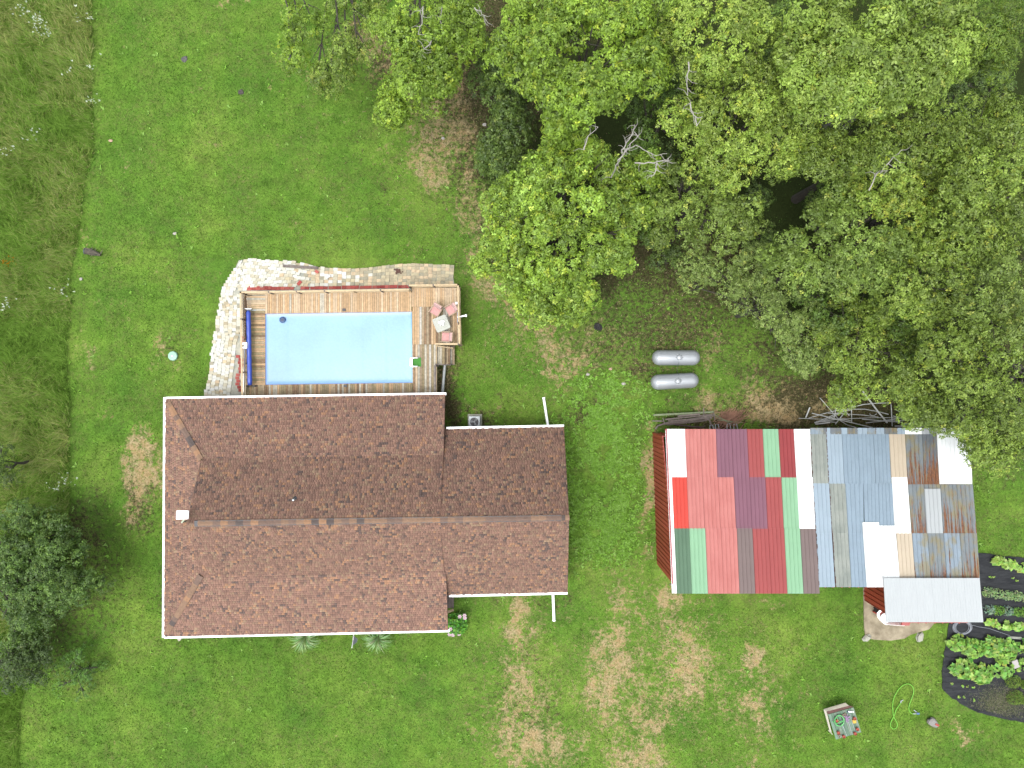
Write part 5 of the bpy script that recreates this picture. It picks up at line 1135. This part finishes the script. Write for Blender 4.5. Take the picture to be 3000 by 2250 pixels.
# stumps
def stump(px, py, r, lb, h=.12, col=(84, 84, 88)):
    mb = MB(); mb.lathe((0, 0, -.02), [(r * 1.25, 0), (r, h * .6), (r * .9, h), (r * .4, h * .7)], 9); mb.v = [(a + rng.gauss(0, r * .14), b + rng.gauss(0, r * .14), c + rng.gauss(0, .012)) for a, b, c in mb.v]
    o = mb.build('tree_stump', M_('stump_%d' % px, A(*col), .45, 10, .95), None, None, label=lb, cat='stump'); o.location = W(px, py)
stump(841, 158, .24, 'dark grey stump with a stick beside it below the top tree branches'); stump(540, 173, .16, 'small grey stump left of the other lawn stumps', .08, (120, 118, 116)); stump(706, 270, .16, 'small stump in a bare spot in the upper lawn', .08, (104, 96, 92)); stump(1751, 958, .22, 'black burnt stump just south of the big front oak', .14, (58, 56, 54))
MB().tube([W(846, 172, .05), W(848, 184, .05), W(849, 194, .05)], .025, 5).build('stick', dead_bark, None, W(847, 180), label='pale stick pointing down from the dark grey stump', cat='stick')
# small pale stones on the lawn
for i, (x, y, lb) in enumerate([(513, 684, 'flat pale stone in the lawn between the log and the patio'), (237, 817, 'pale stone in a bare spot beside the meadow edge'), (325, 412, 'orange tinted stone near the top of the lawn'), (1788, 1081, 'orange tinted stone in the bare patch west of the tanks'), (1826, 1125, 'white stone in the grass southwest of the tanks'), (1722, 1097, 'white stone east of the garage drain pipe'), (1298, 405, 'pale stone in the bare soil beside the dark tree'), (1420, 365, 'pale wood chip shaped stone by the dark tree')]):
    mb = MB(); mb.lathe((0, 0, -.01), [(.1, 0), (.12, .04), (.05, .08)], 7); mb.v = [(a * rng.uniform(.8, 1.4), b_ * rng.uniform(.6, 1), c) for a, b_, c in mb.v]; o = mb.build('stone', M_('stone_%d' % i, A(*((226, 190, 160) if i in (2, 3) else (212, 206, 196))), .1), None, None, label=lb, cat='stone'); o.location = W(x, y)
# ornamental grass, flag, rose bush, steps by the house
def fountain(px, py, L, n_, lb):
    c = W(px, py); t = empty('ornamental_grass', (c.x, c.y, 0), 0, label=lb, cat='plant', group='fountain grasses along the south wall'); V = []; Fc = []; Cc = []
    for i in range(n_):
        a = rng.random() * 6.283; d = Vector((math.cos(a), math.sin(a), 0)); s_ = Vector((-d.y, d.x, 0)); l_ = L * rng.uniform(.55, 1.1); hmx = rng.uniform(.4, .8); col = [q * rng.uniform(.8, 1.15) for q in A(*rng.choice([(142, 178, 112), (120, 160, 84), (168, 196, 140)]))]; k0 = len(V)
        for t_ in (0, .25, .5, .75, 1): p = c + d * l_ * t_ + Vector((0, 0, .1 + hmx * math.sin(t_ * 2.6) )); w_ = .022 * (1 - t_ * .75); V += [tuple(p - s_ * w_), tuple(p + s_ * w_)]; Cc += [col, col]
        for k in range(4): Fc.append((k0 + 2 * k, k0 + 2 * k + 1, k0 + 2 * k + 3, k0 + 2 * k + 2))
    np_mesh('fronds', np.array(V), np.array(Fc), np.array(Cc), leaf_mat, t, t.location)
fountain(898, 1862, 1.0, 190, 'fountain shaped grass by the south wall left of the flag'); fountain(1110, 1862, 1.0, 190, 'fountain shaped grass by the south wall right of the flag')
fg = empty('garden_flag', (*W(1033, 1880)[:2], 0), 0, label='small grey flag on a white pole at the south wall of the house', cat='flag'); fo = fg.location.copy()
MB().tube([W(1036, 1858, 1.2), W(1034, 1878, 1.5), W(1031, 1898, 1.9)], .025, 6).build('pole', white_metal, fg, fo)
mb = MB(); g_ = [W(1036, 1860, 1.2), W(1042, 1868, 1.25), W(1048, 1872, 1.0), W(1046, 1881, 1.1), W(1040, 1886, 1.3), W(1032, 1892, 1.8)]; mb.poly(g_[::-1], .01).build('cloth', M_('flag_grey', A(186, 190, 204), .15, 4), fg, fo)
MB().tube([W(1037, 1857, 0), W(1037, 1857, 1.2)], .02, 6).build('stake', white_metal, fg, fo)
rs = plant(1337, 1823, 34, 32, .95, 420, .1, [A(86, 152, 34), A(64, 120, 28), A(112, 180, 48)], 'rose bush with pale pink blooms at the southeast house corner', 'rose_bush', 'bush', None)
for (x, y) in ((1361, 1803), (1347, 1806), (1320, 1843), (1317, 1858), (1327, 1860), (1345, 1857), (1362, 1810)):
    z = .85 if y < 1850 else .5; mb = MB()
    c = W(x, y, z)
    for k in range(6): a = k * 1.05; mb.poly([c, c + Vector((math.cos(a - .5) * .1, math.sin(a - .5) * .1, .05)), c + Vector((math.cos(a) * .14, math.sin(a) * .14, .03)), c + Vector((math.cos(a + .5) * .1, math.sin(a + .5) * .1, .05))], .01)
    mb.build('blossom', M_pink if 'M_pink' in globals() else globals().setdefault('M_pink', M_('rose_pink', A(244, 214, 224), .06)), rs, rs.location)
ps = empty('side_steps', (*W(1320, 1765)[:2], 0), 0, label='grey wooden landing planks between the garage wing and the rose bush', cat='steps'); pso = ps.location.copy()
for i in range(4): x0 = 1300 + i * 7.5; P = [W(x, y, .35) for x, y in ((x0, 1782), (x0 + 7, 1782), (x0 + 7, 1730), (x0, 1730))]; MB().quadbox(P, [p - Vector((0, 0, .04)) for p in P]).build('plank', grey_wood, ps, pso)
MB().beam(W(1306, 1795, .5), W(1329, 1786, .5), .16, .05).build('rail_board', wood_old[4], ps, pso)
# ---------------------------------------------------------------- trees
def leaves(clumps, n_ros, size, cols, yel=.04, nleaf=6, asp=.42, wflat=.95):
    """clumps: (center xyz, radius). Rosettes of leaves on the upper shell of each clump."""
    cl = np.array([(c[0], c[1], c[2], r) for c, r in clumps]); C = np.repeat(cl, np.maximum(3, (n_ros * (cl[:, 3] / .7) ** 2).astype(int)), 0); N = len(C)
    th = nr.random(N) * 6.283; cz_ = nr.random(N) * 1.25 - .25; sr = np.sqrt(np.clip(1 - cz_ ** 2, 0, 1)); nv = np.stack([np.cos(th) * sr, np.sin(th) * sr, cz_], 1)
    rad = C[:, 3:4] * (.62 + .42 * nr.random((N, 1))); P = C[:, :3] + nv * rad * np.array([1, 1, wflat]); axv = nv + np.array([0, 0, .55]); axv /= np.linalg.norm(axv, axis=1, keepdims=True)
    tv = nr.normal(size=(N, 3)); u = np.cross(axv, tv); u /= np.linalg.norm(u, axis=1, keepdims=True); w_ = np.cross(axv, u)
    clv = np.repeat(.72 + .56 * nr.random(len(cl)), np.maximum(3, (n_ros * (cl[:, 3] / .7) ** 2).astype(int)))[:, None]
    base = np.array(cols)[nr.integers(0, len(cols), N)] * np.array([1.08, 1.0, .9]) * clv * (.82 + .36 * nr.random((N, 1))); base = np.where(nr.random((N, 1)) < yel, base * np.array([1.6, 1.3, 1.2]), base)
    V = np.empty((N, nleaf, 4, 3)); a0 = nr.random(N) * 6.283
    for k in range(nleaf):
        a = (a0 + k * 6.283 / nleaf + nr.normal(0, .25, N))[:, None]; d = u * np.cos(a) + w_ * np.sin(a); s = -u * np.sin(a) + w_ * np.cos(a)
        L = size * .92 * (.6 + .75 * nr.random((N, 1))); dr = nr.normal(.12, .24, (N, 1)); d2 = d + axv * -dr; wd = L * asp * (.7 + .5 * nr.random((N, 1))); tw = axv * nr.normal(0, .25, (N, 1)) * wd
        V[:, k, 0] = P + d * .02; V[:, k, 1] = P + d2 * L * .55 + s * wd / 2 + tw; V[:, k, 2] = P + d2 * L - axv * .15 * L; V[:, k, 3] = P + d2 * L * .55 - s * wd / 2 - tw
    col = np.repeat(base, nleaf * 4, 0) * np.repeat(.85 + .3 * nr.random((N * nleaf, 1)), 4, 0)
    return V.reshape(-1, 3), np.arange(N * nleaf * 4).reshape(-1, 4), col
def tree(lobes, z, label, cols, n_ros=26, size=.17, rs=1.0, kind='oak_tree', yel=.04, dz=2.2, cat='tree', group=None, dead=None, nleaf=7, clump=.7, dens=1.0, base=None, asp=.42, inner=True):
    cx = sum(l_[0] for l_ in lobes) / len(lobes); cy = sum(l_[1] for l_ in lobes) / len(lobes)
    g = W(cx, cy, z); g = Vector((g.x, g.y, 0)) if base is None else Vector((*W(*base, 0)[:2], 0)); root = empty(kind, g, 0, label=label, cat=cat, group=group)
    n_ros = int(n_ros * 1.75); clump = clump * 1.4; clumps = []; tb = MB(); s = (H - z) / F; up = z - dz - .5
    mxr = max(math.hypot(l_[0] - cx, l_[1] - cy) for l_ in lobes) + 1
    trunk_top = Vector((g.x * .9 + W(cx, cy, z).x * .1, g.y * .9 + W(cx, cy, z).y * .1, max(.6, z * .5))); tr_r = .05 + z * .017
    tb.tube([g - Vector((0, 0, .2)), g + Vector((rng.uniform(-.1, .1), rng.uniform(-.1, .1), trunk_top.z * .5)), trunk_top], [tr_r * 1.35, tr_r, tr_r * .8], 9); tb.build('trunk', bark, root, g); lm = MB()
    for l_ in lobes:
        px, py, r = l_[:3]; lz = l_[3] if len(l_) > 3 else z - dz * (math.hypot(px - cx, py - cy) / mxr) ** 1.5 + rng.uniform(-.4, .4)
        rm = r * (H - lz) / F; c = W(px, py, lz); c.z = lz - rm * .55
        mid = trunk_top.lerp(c, .5) + Vector((rng.uniform(-.3, .3), rng.uniform(-.3, .3), .3)); lm.tube([trunk_top - Vector((0, 0, .3)), mid, c], [tr_r * .5, tr_r * .28, .03], 5)
        for q in range(3):
            e_ = c + Vector((rng.gauss(0, 1), rng.gauss(0, 1), rng.uniform(.0, .5))).normalized() * rm * .95; lm.tube([mid.lerp(c, .6), e_], [.035, .008], 4)
        k = int(max(3, dens * 2.9 * (rm / clump) ** 2))
        for q in range(k):
            a = rng.random() * 6.283; ez = rng.uniform(-.15, 1.0); sr = math.sqrt(max(0, 1 - ez * ez)); rr = rm * rng.uniform(.72, 1.0) * rs
            clumps.append(((c.x + math.cos(a) * sr * rr, c.y + math.sin(a) * sr * rr, c.z + ez * rr * .85 + rng.uniform(-.9, .5)), clump * rng.uniform(.5, 1.05)))
        if inner:
            for q in range(int(k * .35)): clumps.append(((c.x + rng.gauss(0, .4) * rm, c.y + rng.gauss(0, .4) * rm, c.z - rm * rng.uniform(.2, .8)), clump * .9))
    lm.build('limb', bark, root, g)
    if dead:
        for pts in dead:
            P0 = [W(x, y, z_) for x, y, z_ in pts]; P1 = []
            for a_, b_ in zip(P0[:-1], P0[1:]):
                for t_ in (0, .25, .5, .75): P1.append(a_.lerp(b_, t_) + Vector((rng.gauss(0, .03), rng.gauss(0, .03), rng.gauss(0, .02))))
            P1.append(P0[-1]); pts = P1
            tw_ = MB()
            for q_ in range(len(P1)):
                if rng.random() < .55:
                    a3 = rng.random() * 6.28; e1 = P1[q_] + Vector((math.cos(a3), math.sin(a3), .2)) * rng.uniform(.15, .4); e2 = e1 + Vector((math.cos(a3 + .6), math.sin(a3 + .6), .1)) * rng.uniform(.1, .35); tw_.tube([P1[q_], e1, e2], [.016, .01, .006], 4)
            if tw_.v: tw_.build('dead_twig', dead_bark, root, g, kind='stuff')
            MB().tube(P1, [.026 * (1 - i / len(pts)) + .01 for i in range(len(pts))], 6).build('dead_limb', dead_bark, root, g)
    v, f, c = leaves(clumps, n_ros, size, cols, yel, nleaf, asp); np_mesh('crown', v, f, c, leaf_mat, root, g)
    return root
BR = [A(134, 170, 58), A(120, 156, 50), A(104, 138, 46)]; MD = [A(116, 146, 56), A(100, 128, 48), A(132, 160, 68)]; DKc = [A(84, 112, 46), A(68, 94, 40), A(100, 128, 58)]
YG = [A(130, 160, 62), A(114, 146, 54), A(142, 170, 74)]; OL = [A(114, 142, 60), A(100, 128, 52), A(128, 156, 72)]
tree([(850,60,44),(880,110,40),(840,-10,50),(905,40,44),(860,150,34)], 7, 'sparse light green oak at the left end of the tree line', BR, 22, .17, dens=.85, clump=.55, group='oaks along the top edge', base=(860, -60))
tree([(960,235,40),(1010,190,40),(990,120,36),(1050,60,52),(1010,0,60),(1045,140,34),(930,190,28),(1080,0,40)], 7.5, 'thin crowned oak second from the left, soil showing through', MD, 22, .17, dens=.8, clump=.55, group='oaks along the top edge', base=(1040, -60))
tree([(1160,40,60),(1230,110,55),(1190,170,46),(1280,60,60),(1310,130,48),(1270,205,50),(1330,200,40),(1140,110,34),(1240,0,60),(1380,40,56),(1345,20,50),(1200,235,34),(1360,100,44),(1250,270,22,6.5),(1150,300,20,6),(1168,318,18,6),(1140,340,14,5.6),(1150,262,20,6)], 9, 'broad oak with grey twigs left of the dark gap', BR, 26, .18, dens=.95, group='oaks along the top edge', base=(1250, -40),
     dead=[[(1240,20,9),(1236,60,9.2),(1225,100,9)],[(1295,20,9),(1290,60,9.3),(1296,100,9)],[(1390,24,9.5),(1410,34,9.5),(1425,60,9.3)],[(1262,120,9),(1250,140,9),(1232,150,8.8)]])
tree([(1450,215,52),(1475,300,52),(1455,390,46),(1500,250,50),(1495,360,44),(1440,170,40),(1435,130,34),(1475,440,40),(1440,440,26),(1450,480,28)], 6.0, 'dark green low oak between the lawn and the taller crowns', DKc, 30, .17, dens=1.1, group=None)
tree([(1560,40,80),(1510,130,60),(1640,100,85),(1740,60,80),(1580,210,60),(1680,200,80),(1790,160,75),(1880,90,80),(1960,40,70),(1730,290,60),(1820,250,60),(1890,200,60),(1950,130,60),(1640,300,50),(1800,0,80),(1660,0,80)], 12.5, 'tall bright green oak at the top centre', BR, 30, .2, yel=.08, dens=1.0, clump=.8, dz=2.5)
tree([(1690,350,40),(1640,390,46),(1600,460,52),(1520,510,60),(1560,600,66),(1650,520,66),(1740,470,62),(1810,540,60),(1850,600,44),(1480,620,54),(1460,720,46),(1540,730,70),(1640,640,72),(1740,610,66),(1810,680,50),(1430,770,30),(1480,800,46),(1570,830,62),(1660,770,70),(1750,760,60),(1810,740,34),(1620,900,52),(1680,870,50),(1730,830,44),(1540,890,38),(1680,920,26),(1870,520,36),(1880,470,30),(1700,420,40),(1490,560,50)], 9.5,
     'big bright oak in front with a bare grey dead limb on its right', BR + [A(146, 186, 84)], 30, .19, yel=.12, dens=1.3, clump=.62, dz=3.0,
     dead=[[(1790,520,8),(1812,470,9.6),(1835,440,10.1),(1862,425,10.2),(1910,452,10.2),(1955,450,10.2)],[(1812,470,9.7),(1842,430,10.2),(1868,400,10.5),(1858,388,10.5)],[(1818,448,10),(1838,415,10.5),(1855,385,10.6),(1861,366,10.7)],[(1862,478,10),(1910,474,10.1),(1960,470,10.2),(1955,466,10.2)],[(1925,474,10.1),(1922,500,10.1),(1908,520,10)],[(1712,440,10.3),(1720,400,10.5),(1752,372,10.6)]])
tree([(2040,30,70),(2130,60,70),(2210,30,60),(2040,130,60),(2130,160,60),(2220,120,60),(2260,60,50),(2000,90,50)], 12.5, 'yellowish oak with two dark hollows between the tall bright crowns', YG, 28, .17, dens=.75, clump=.7)
tree([(2030,270,60),(2000,360,56),(2080,350,60),(2130,240,60),(2210,230,60),(2280,260,50),(2170,320,60),(2250,330,56),(2310,300,44),(2330,360,44),(2040,440,60),(2130,420,60),(2220,420,56),(2290,430,50),(2130,490,50),(2350,420,36)], 11.5, 'yellow green oak with thin curved dead twigs on its left side', YG, 28, .16, dens=.85, clump=.7,
     dead=[[(2018,180,12),(2012,230,12),(2015,280,12)],[(2022,300,12),(2030,340,12.2),(2058,342,12.2)],[(2040,345,12),(2040,370,12)]])
tree([(1990,530,50),(2060,540,50),(2120,570,54),(2010,610,50),(2090,640,50),(2170,610,44),(2040,690,40),(2130,690,40),(2180,660,34),(1950,590,40),(1930,660,34)], 8.5, 'mid height oak right of the front oak, above the shady hollow', OL, 28, .16, dens=.95, clump=.62)
tree([(2380,50,74),(2480,40,76),(2360,140,60),(2450,130,70),(2550,110,70),(2640,60,70),(2740,50,70),(2830,20,60),(2440,220,60),(2530,210,60),(2620,170,60),(2710,140,60),(2790,110,54),(2480,280,36),(2580,270,46),(2640,240,50),(2720,210,48),(2790,190,40),(2500,270,40),(2380,210,44)], 13.5, 'tall bright maple leaved tree at the top right with broad flat crown', [A(128, 160, 64), A(114, 146, 56), A(140, 170, 76)], 32, .21, dens=1.05, clump=.78, yel=.03)
tree([(2930,110,50),(2990,60,60),(2960,150,44),(2900,150,36),(2990,0,70)], 12, 'dark feathery tree at the extreme top right corner', [A(92, 124, 40), A(110, 138, 48)], 26, .2, dens=.8, asp=.25)
tree([(2600,340,56),(2680,340,60),(2640,410,56),(2540,420,50),(2480,400,36),(2720,400,56),(2790,360,44),(2830,390,40),(2580,470,50),(2670,480,50),(2500,470,40),(2420,400,34),(2380,440,36),(2300,470,40),(2760,450,46),(2450,460,36)], 10.5, 'oak with a grey forked limb in the middle of the right woods', MD, 30, .16, dens=.95, clump=.68, dead=[[(2560,520,11),(2600,480,11.3),(2640,440,11.6)],[(2545,560,10.8),(2570,510,11.2),(2600,500,11.3)]])
tree([(2540,540,46),(2620,560,46),(2690,540,46),(2720,600,40),(2650,610,40),(2480,520,34),(2560,600,34),(2770,540,44),(2740,490,40)], 9.5, 'oak with yellow tinted leaf tufts below the forked limb tree', YG, 28, .16, dens=.85, clump=.6, yel=.2)
tree([(2920,330,56),(2980,300,56),(2880,400,50),(2960,410,60),(3010,370,60),(2860,470,44),(2930,490,56),(3000,480,60),(2830,540,44),(2900,560,56),(2980,570,60),(2870,640,50),(2950,650,56),(3010,650,50),(2840,610,40)], 11.5, 'wide leafy oak along the right picture edge', MD, 30, .17, dens=.95, clump=.7)
tree([(2480,600,56),(2560,620,60),(2620,680,50),(2420,660,50),(2500,690,60),(2580,730,56),(2640,720,46),(2360,720,46),(2440,760,56),(2530,780,50),(2340,780,40),(2400,810,40),(2290,740,40),(2650,780,34),(2480,830,40),(2560,830,34)], 9.5, 'rounded oak standing over the middle of the right woods', [A(118, 150, 64), A(104, 134, 54), A(132, 162, 78)], 30, .16, dens=1.0, clump=.66)
tree([(2040,790,40),(2100,780,46),(2160,820,46),(2220,790,44),(2240,850,50),(2180,870,40),(2300,850,50),(2330,910,46),(2280,940,44),(2370,930,44),(2300,1000,40),(2360,1010,44),(2410,1040,32),(2350,1060,30),(2250,900,40),(2010,830,30),(2340,1050,30),(2410,970,40),(2230,750,36),(2160,760,36)], 5.5, 'low grey green tree bordering the lawn north of the barn', [A(122, 150, 76), A(106, 134, 64), A(138, 164, 92)], 30, .13, dens=1.4, clump=.5, dz=1.5)
tree([(2480,900,44),(2540,890,44),(2460,960,36),(2530,960,50),(2600,930,50),(2660,980,46),(2590,1010,50),(2500,1030,44),(2470,1080,36),(2550,1080,46),(2630,1060,46),(2500,1140,34),(2560,1130,36),(2690,1040,36),(2440,1000,30),(2480,1170,20,5)], 6.5, 'oak crown hanging above the pipe pile', MD, 30, .15, dens=1.0, clump=.56, dz=1.8)
tree([(2740,620,54),(2810,640,54),(2700,690,50),(2780,710,60),(2850,700,50),(2720,770,54),(2800,790,60),(2860,780,46),(2760,850,54),(2830,860,50),(2680,840,46),(2640,880,46),(2720,900,44)], 10.0, 'dense green oak right of the rounded oak', MD, 30, .16, dens=1.0, clump=.68)
tree([(2900,720,50),(2970,740,60),(3020,800,60),(2930,820,60),(2900,880,54),(2980,890,60),(2960,960,54),(3010,980,50),(2890,960,44)], 10.5, 'oak at the right edge level with the propane tanks', OL, 30, .16, dens=1.0, clump=.68)
tree([(2800,930,50),(2740,960,46),(2840,990,54),(2700,1080,40),(2760,1040,50),(2900,1040,50),(2830,1070,50),(2700,1130,44),(2770,1130,50),(2850,1140,54),(2930,1120,54),(2990,1080,54),(2740,1190,44),(2810,1210,50),(2890,1210,54),(2960,1200,56),(3010,1170,50),(2860,1280,40),(2920,1290,46),(2980,1280,50),(2790,1240,30),(2930,1345,24),(2985,1340,36),(2870,1310,24),(3020,1290,40),(2680,1210,24)], 9.0, 'large oak whose crown overhangs the northeast barn corner', MD + OL[:1], 30, .16, dens=1.0, clump=.62, dz=2.2, base=(2890, 1080))
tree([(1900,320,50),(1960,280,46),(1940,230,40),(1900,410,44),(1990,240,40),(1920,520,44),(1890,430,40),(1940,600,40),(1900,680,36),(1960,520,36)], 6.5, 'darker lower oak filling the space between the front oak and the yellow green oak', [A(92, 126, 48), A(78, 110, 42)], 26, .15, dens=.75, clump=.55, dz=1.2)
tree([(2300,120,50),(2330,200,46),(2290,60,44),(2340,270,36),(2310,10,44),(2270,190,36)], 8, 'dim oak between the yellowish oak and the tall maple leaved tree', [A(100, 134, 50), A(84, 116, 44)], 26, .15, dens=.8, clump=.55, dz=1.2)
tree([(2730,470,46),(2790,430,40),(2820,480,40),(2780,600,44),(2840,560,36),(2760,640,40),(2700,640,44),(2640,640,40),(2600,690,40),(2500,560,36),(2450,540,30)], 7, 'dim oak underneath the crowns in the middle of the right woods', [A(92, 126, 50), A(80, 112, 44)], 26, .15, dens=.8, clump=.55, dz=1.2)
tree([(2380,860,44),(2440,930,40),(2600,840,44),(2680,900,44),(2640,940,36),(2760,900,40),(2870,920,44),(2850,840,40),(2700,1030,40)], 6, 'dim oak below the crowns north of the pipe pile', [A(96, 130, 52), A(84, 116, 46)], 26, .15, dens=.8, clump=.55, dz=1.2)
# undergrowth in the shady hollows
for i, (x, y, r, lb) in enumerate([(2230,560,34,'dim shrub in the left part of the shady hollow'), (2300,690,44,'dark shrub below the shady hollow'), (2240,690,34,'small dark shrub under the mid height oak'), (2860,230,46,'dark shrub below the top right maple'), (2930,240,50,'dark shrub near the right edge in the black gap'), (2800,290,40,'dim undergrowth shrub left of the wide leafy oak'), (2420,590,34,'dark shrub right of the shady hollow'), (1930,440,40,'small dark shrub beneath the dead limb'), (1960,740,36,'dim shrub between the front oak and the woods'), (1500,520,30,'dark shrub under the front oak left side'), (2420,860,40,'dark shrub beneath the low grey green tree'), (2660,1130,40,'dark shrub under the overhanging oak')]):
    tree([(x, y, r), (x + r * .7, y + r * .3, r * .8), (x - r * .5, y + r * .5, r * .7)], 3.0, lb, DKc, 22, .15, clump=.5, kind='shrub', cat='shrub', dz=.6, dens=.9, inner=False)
# left edge trees
tree([(40,1560,60),(120,1560,50),(30,1640,60),(110,1640,60),(180,1620,44),(60,1720,60),(150,1710,54),(220,1700,40),(30,1800,50),(110,1790,50),(190,1760,40),(60,1500,34),(170,1560,30),(255,1712,26),(60,1860,40),(0,1720,60)], 4.6, 'dark bushy tree at the left picture edge beside the lawn', [A(80, 114, 46), A(66, 98, 38), A(98, 132, 58)], 34, .15, dens=2.0, base=(10, 1660), clump=.5, dz=1.6, group=None)
tree([(30,1920,50),(90,1910,40),(20,1990,40),(110,1970,30),(60,1960,36)], 3.2, 'smaller dark shrub below the bushy tree at the left edge', [A(78, 106, 48), A(64, 90, 42)], 30, .14, base=(20, 1930), dens=1.7, clump=.45, dz=.8, kind='shrub', cat='shrub')
tree([(190,1960,30,1.4),(240,1990,28,1.3),(220,1920,24,1.4),(265,1960,20,1.2),(180,2010,18,1.1),(240,2030,18,1.1)], 1.3, 'low weedy green shrub spreading on the lawn west of the house corner', [A(92, 138, 56), A(76, 118, 48)], 26, .1, dens=2.2, clump=.3, dz=.2, kind='shrub', cat='shrub')
tree([(0,1370,30,2.4),(20,1400,24,2.2),(-10,1320,24,2.2)], 2.4, 'dark shrub cut off by the left edge in the meadow', DKc, 26, .14, dens=1.0, clump=.4, dz=.4, kind='shrub', cat='shrub')
# weathered boards under the trees
for i, lb in enumerate(['leftmost dark board in the shaded stack under the trees', 'second dark board from the left in the shaded stack', 'widest dark board in the middle of the shaded stack', 'dark board just right of the widest one in the shaded stack', 'rightmost dark board in the shaded stack under the maple leaved tree']):
    a = (2345 + i * 32, 400 - i * 6); b_ = (2410 + i * 36, 310 - i * 10 + 15); o = Vector((*W(*a)[:2], 0))
    MB().beam(W(*a, .35 + .05 * (i % 3)), W(*b_, .45 + .05 * (i % 2)), .5 if i == 2 else .32, .12).build('old_board', M_dark if 'M_dark' in globals() else globals().setdefault('M_dark', M_('dark_board', A(74, 68, 64), .4)), None, o, label=lb, cat='board', group='dark boards stacked in the woods')
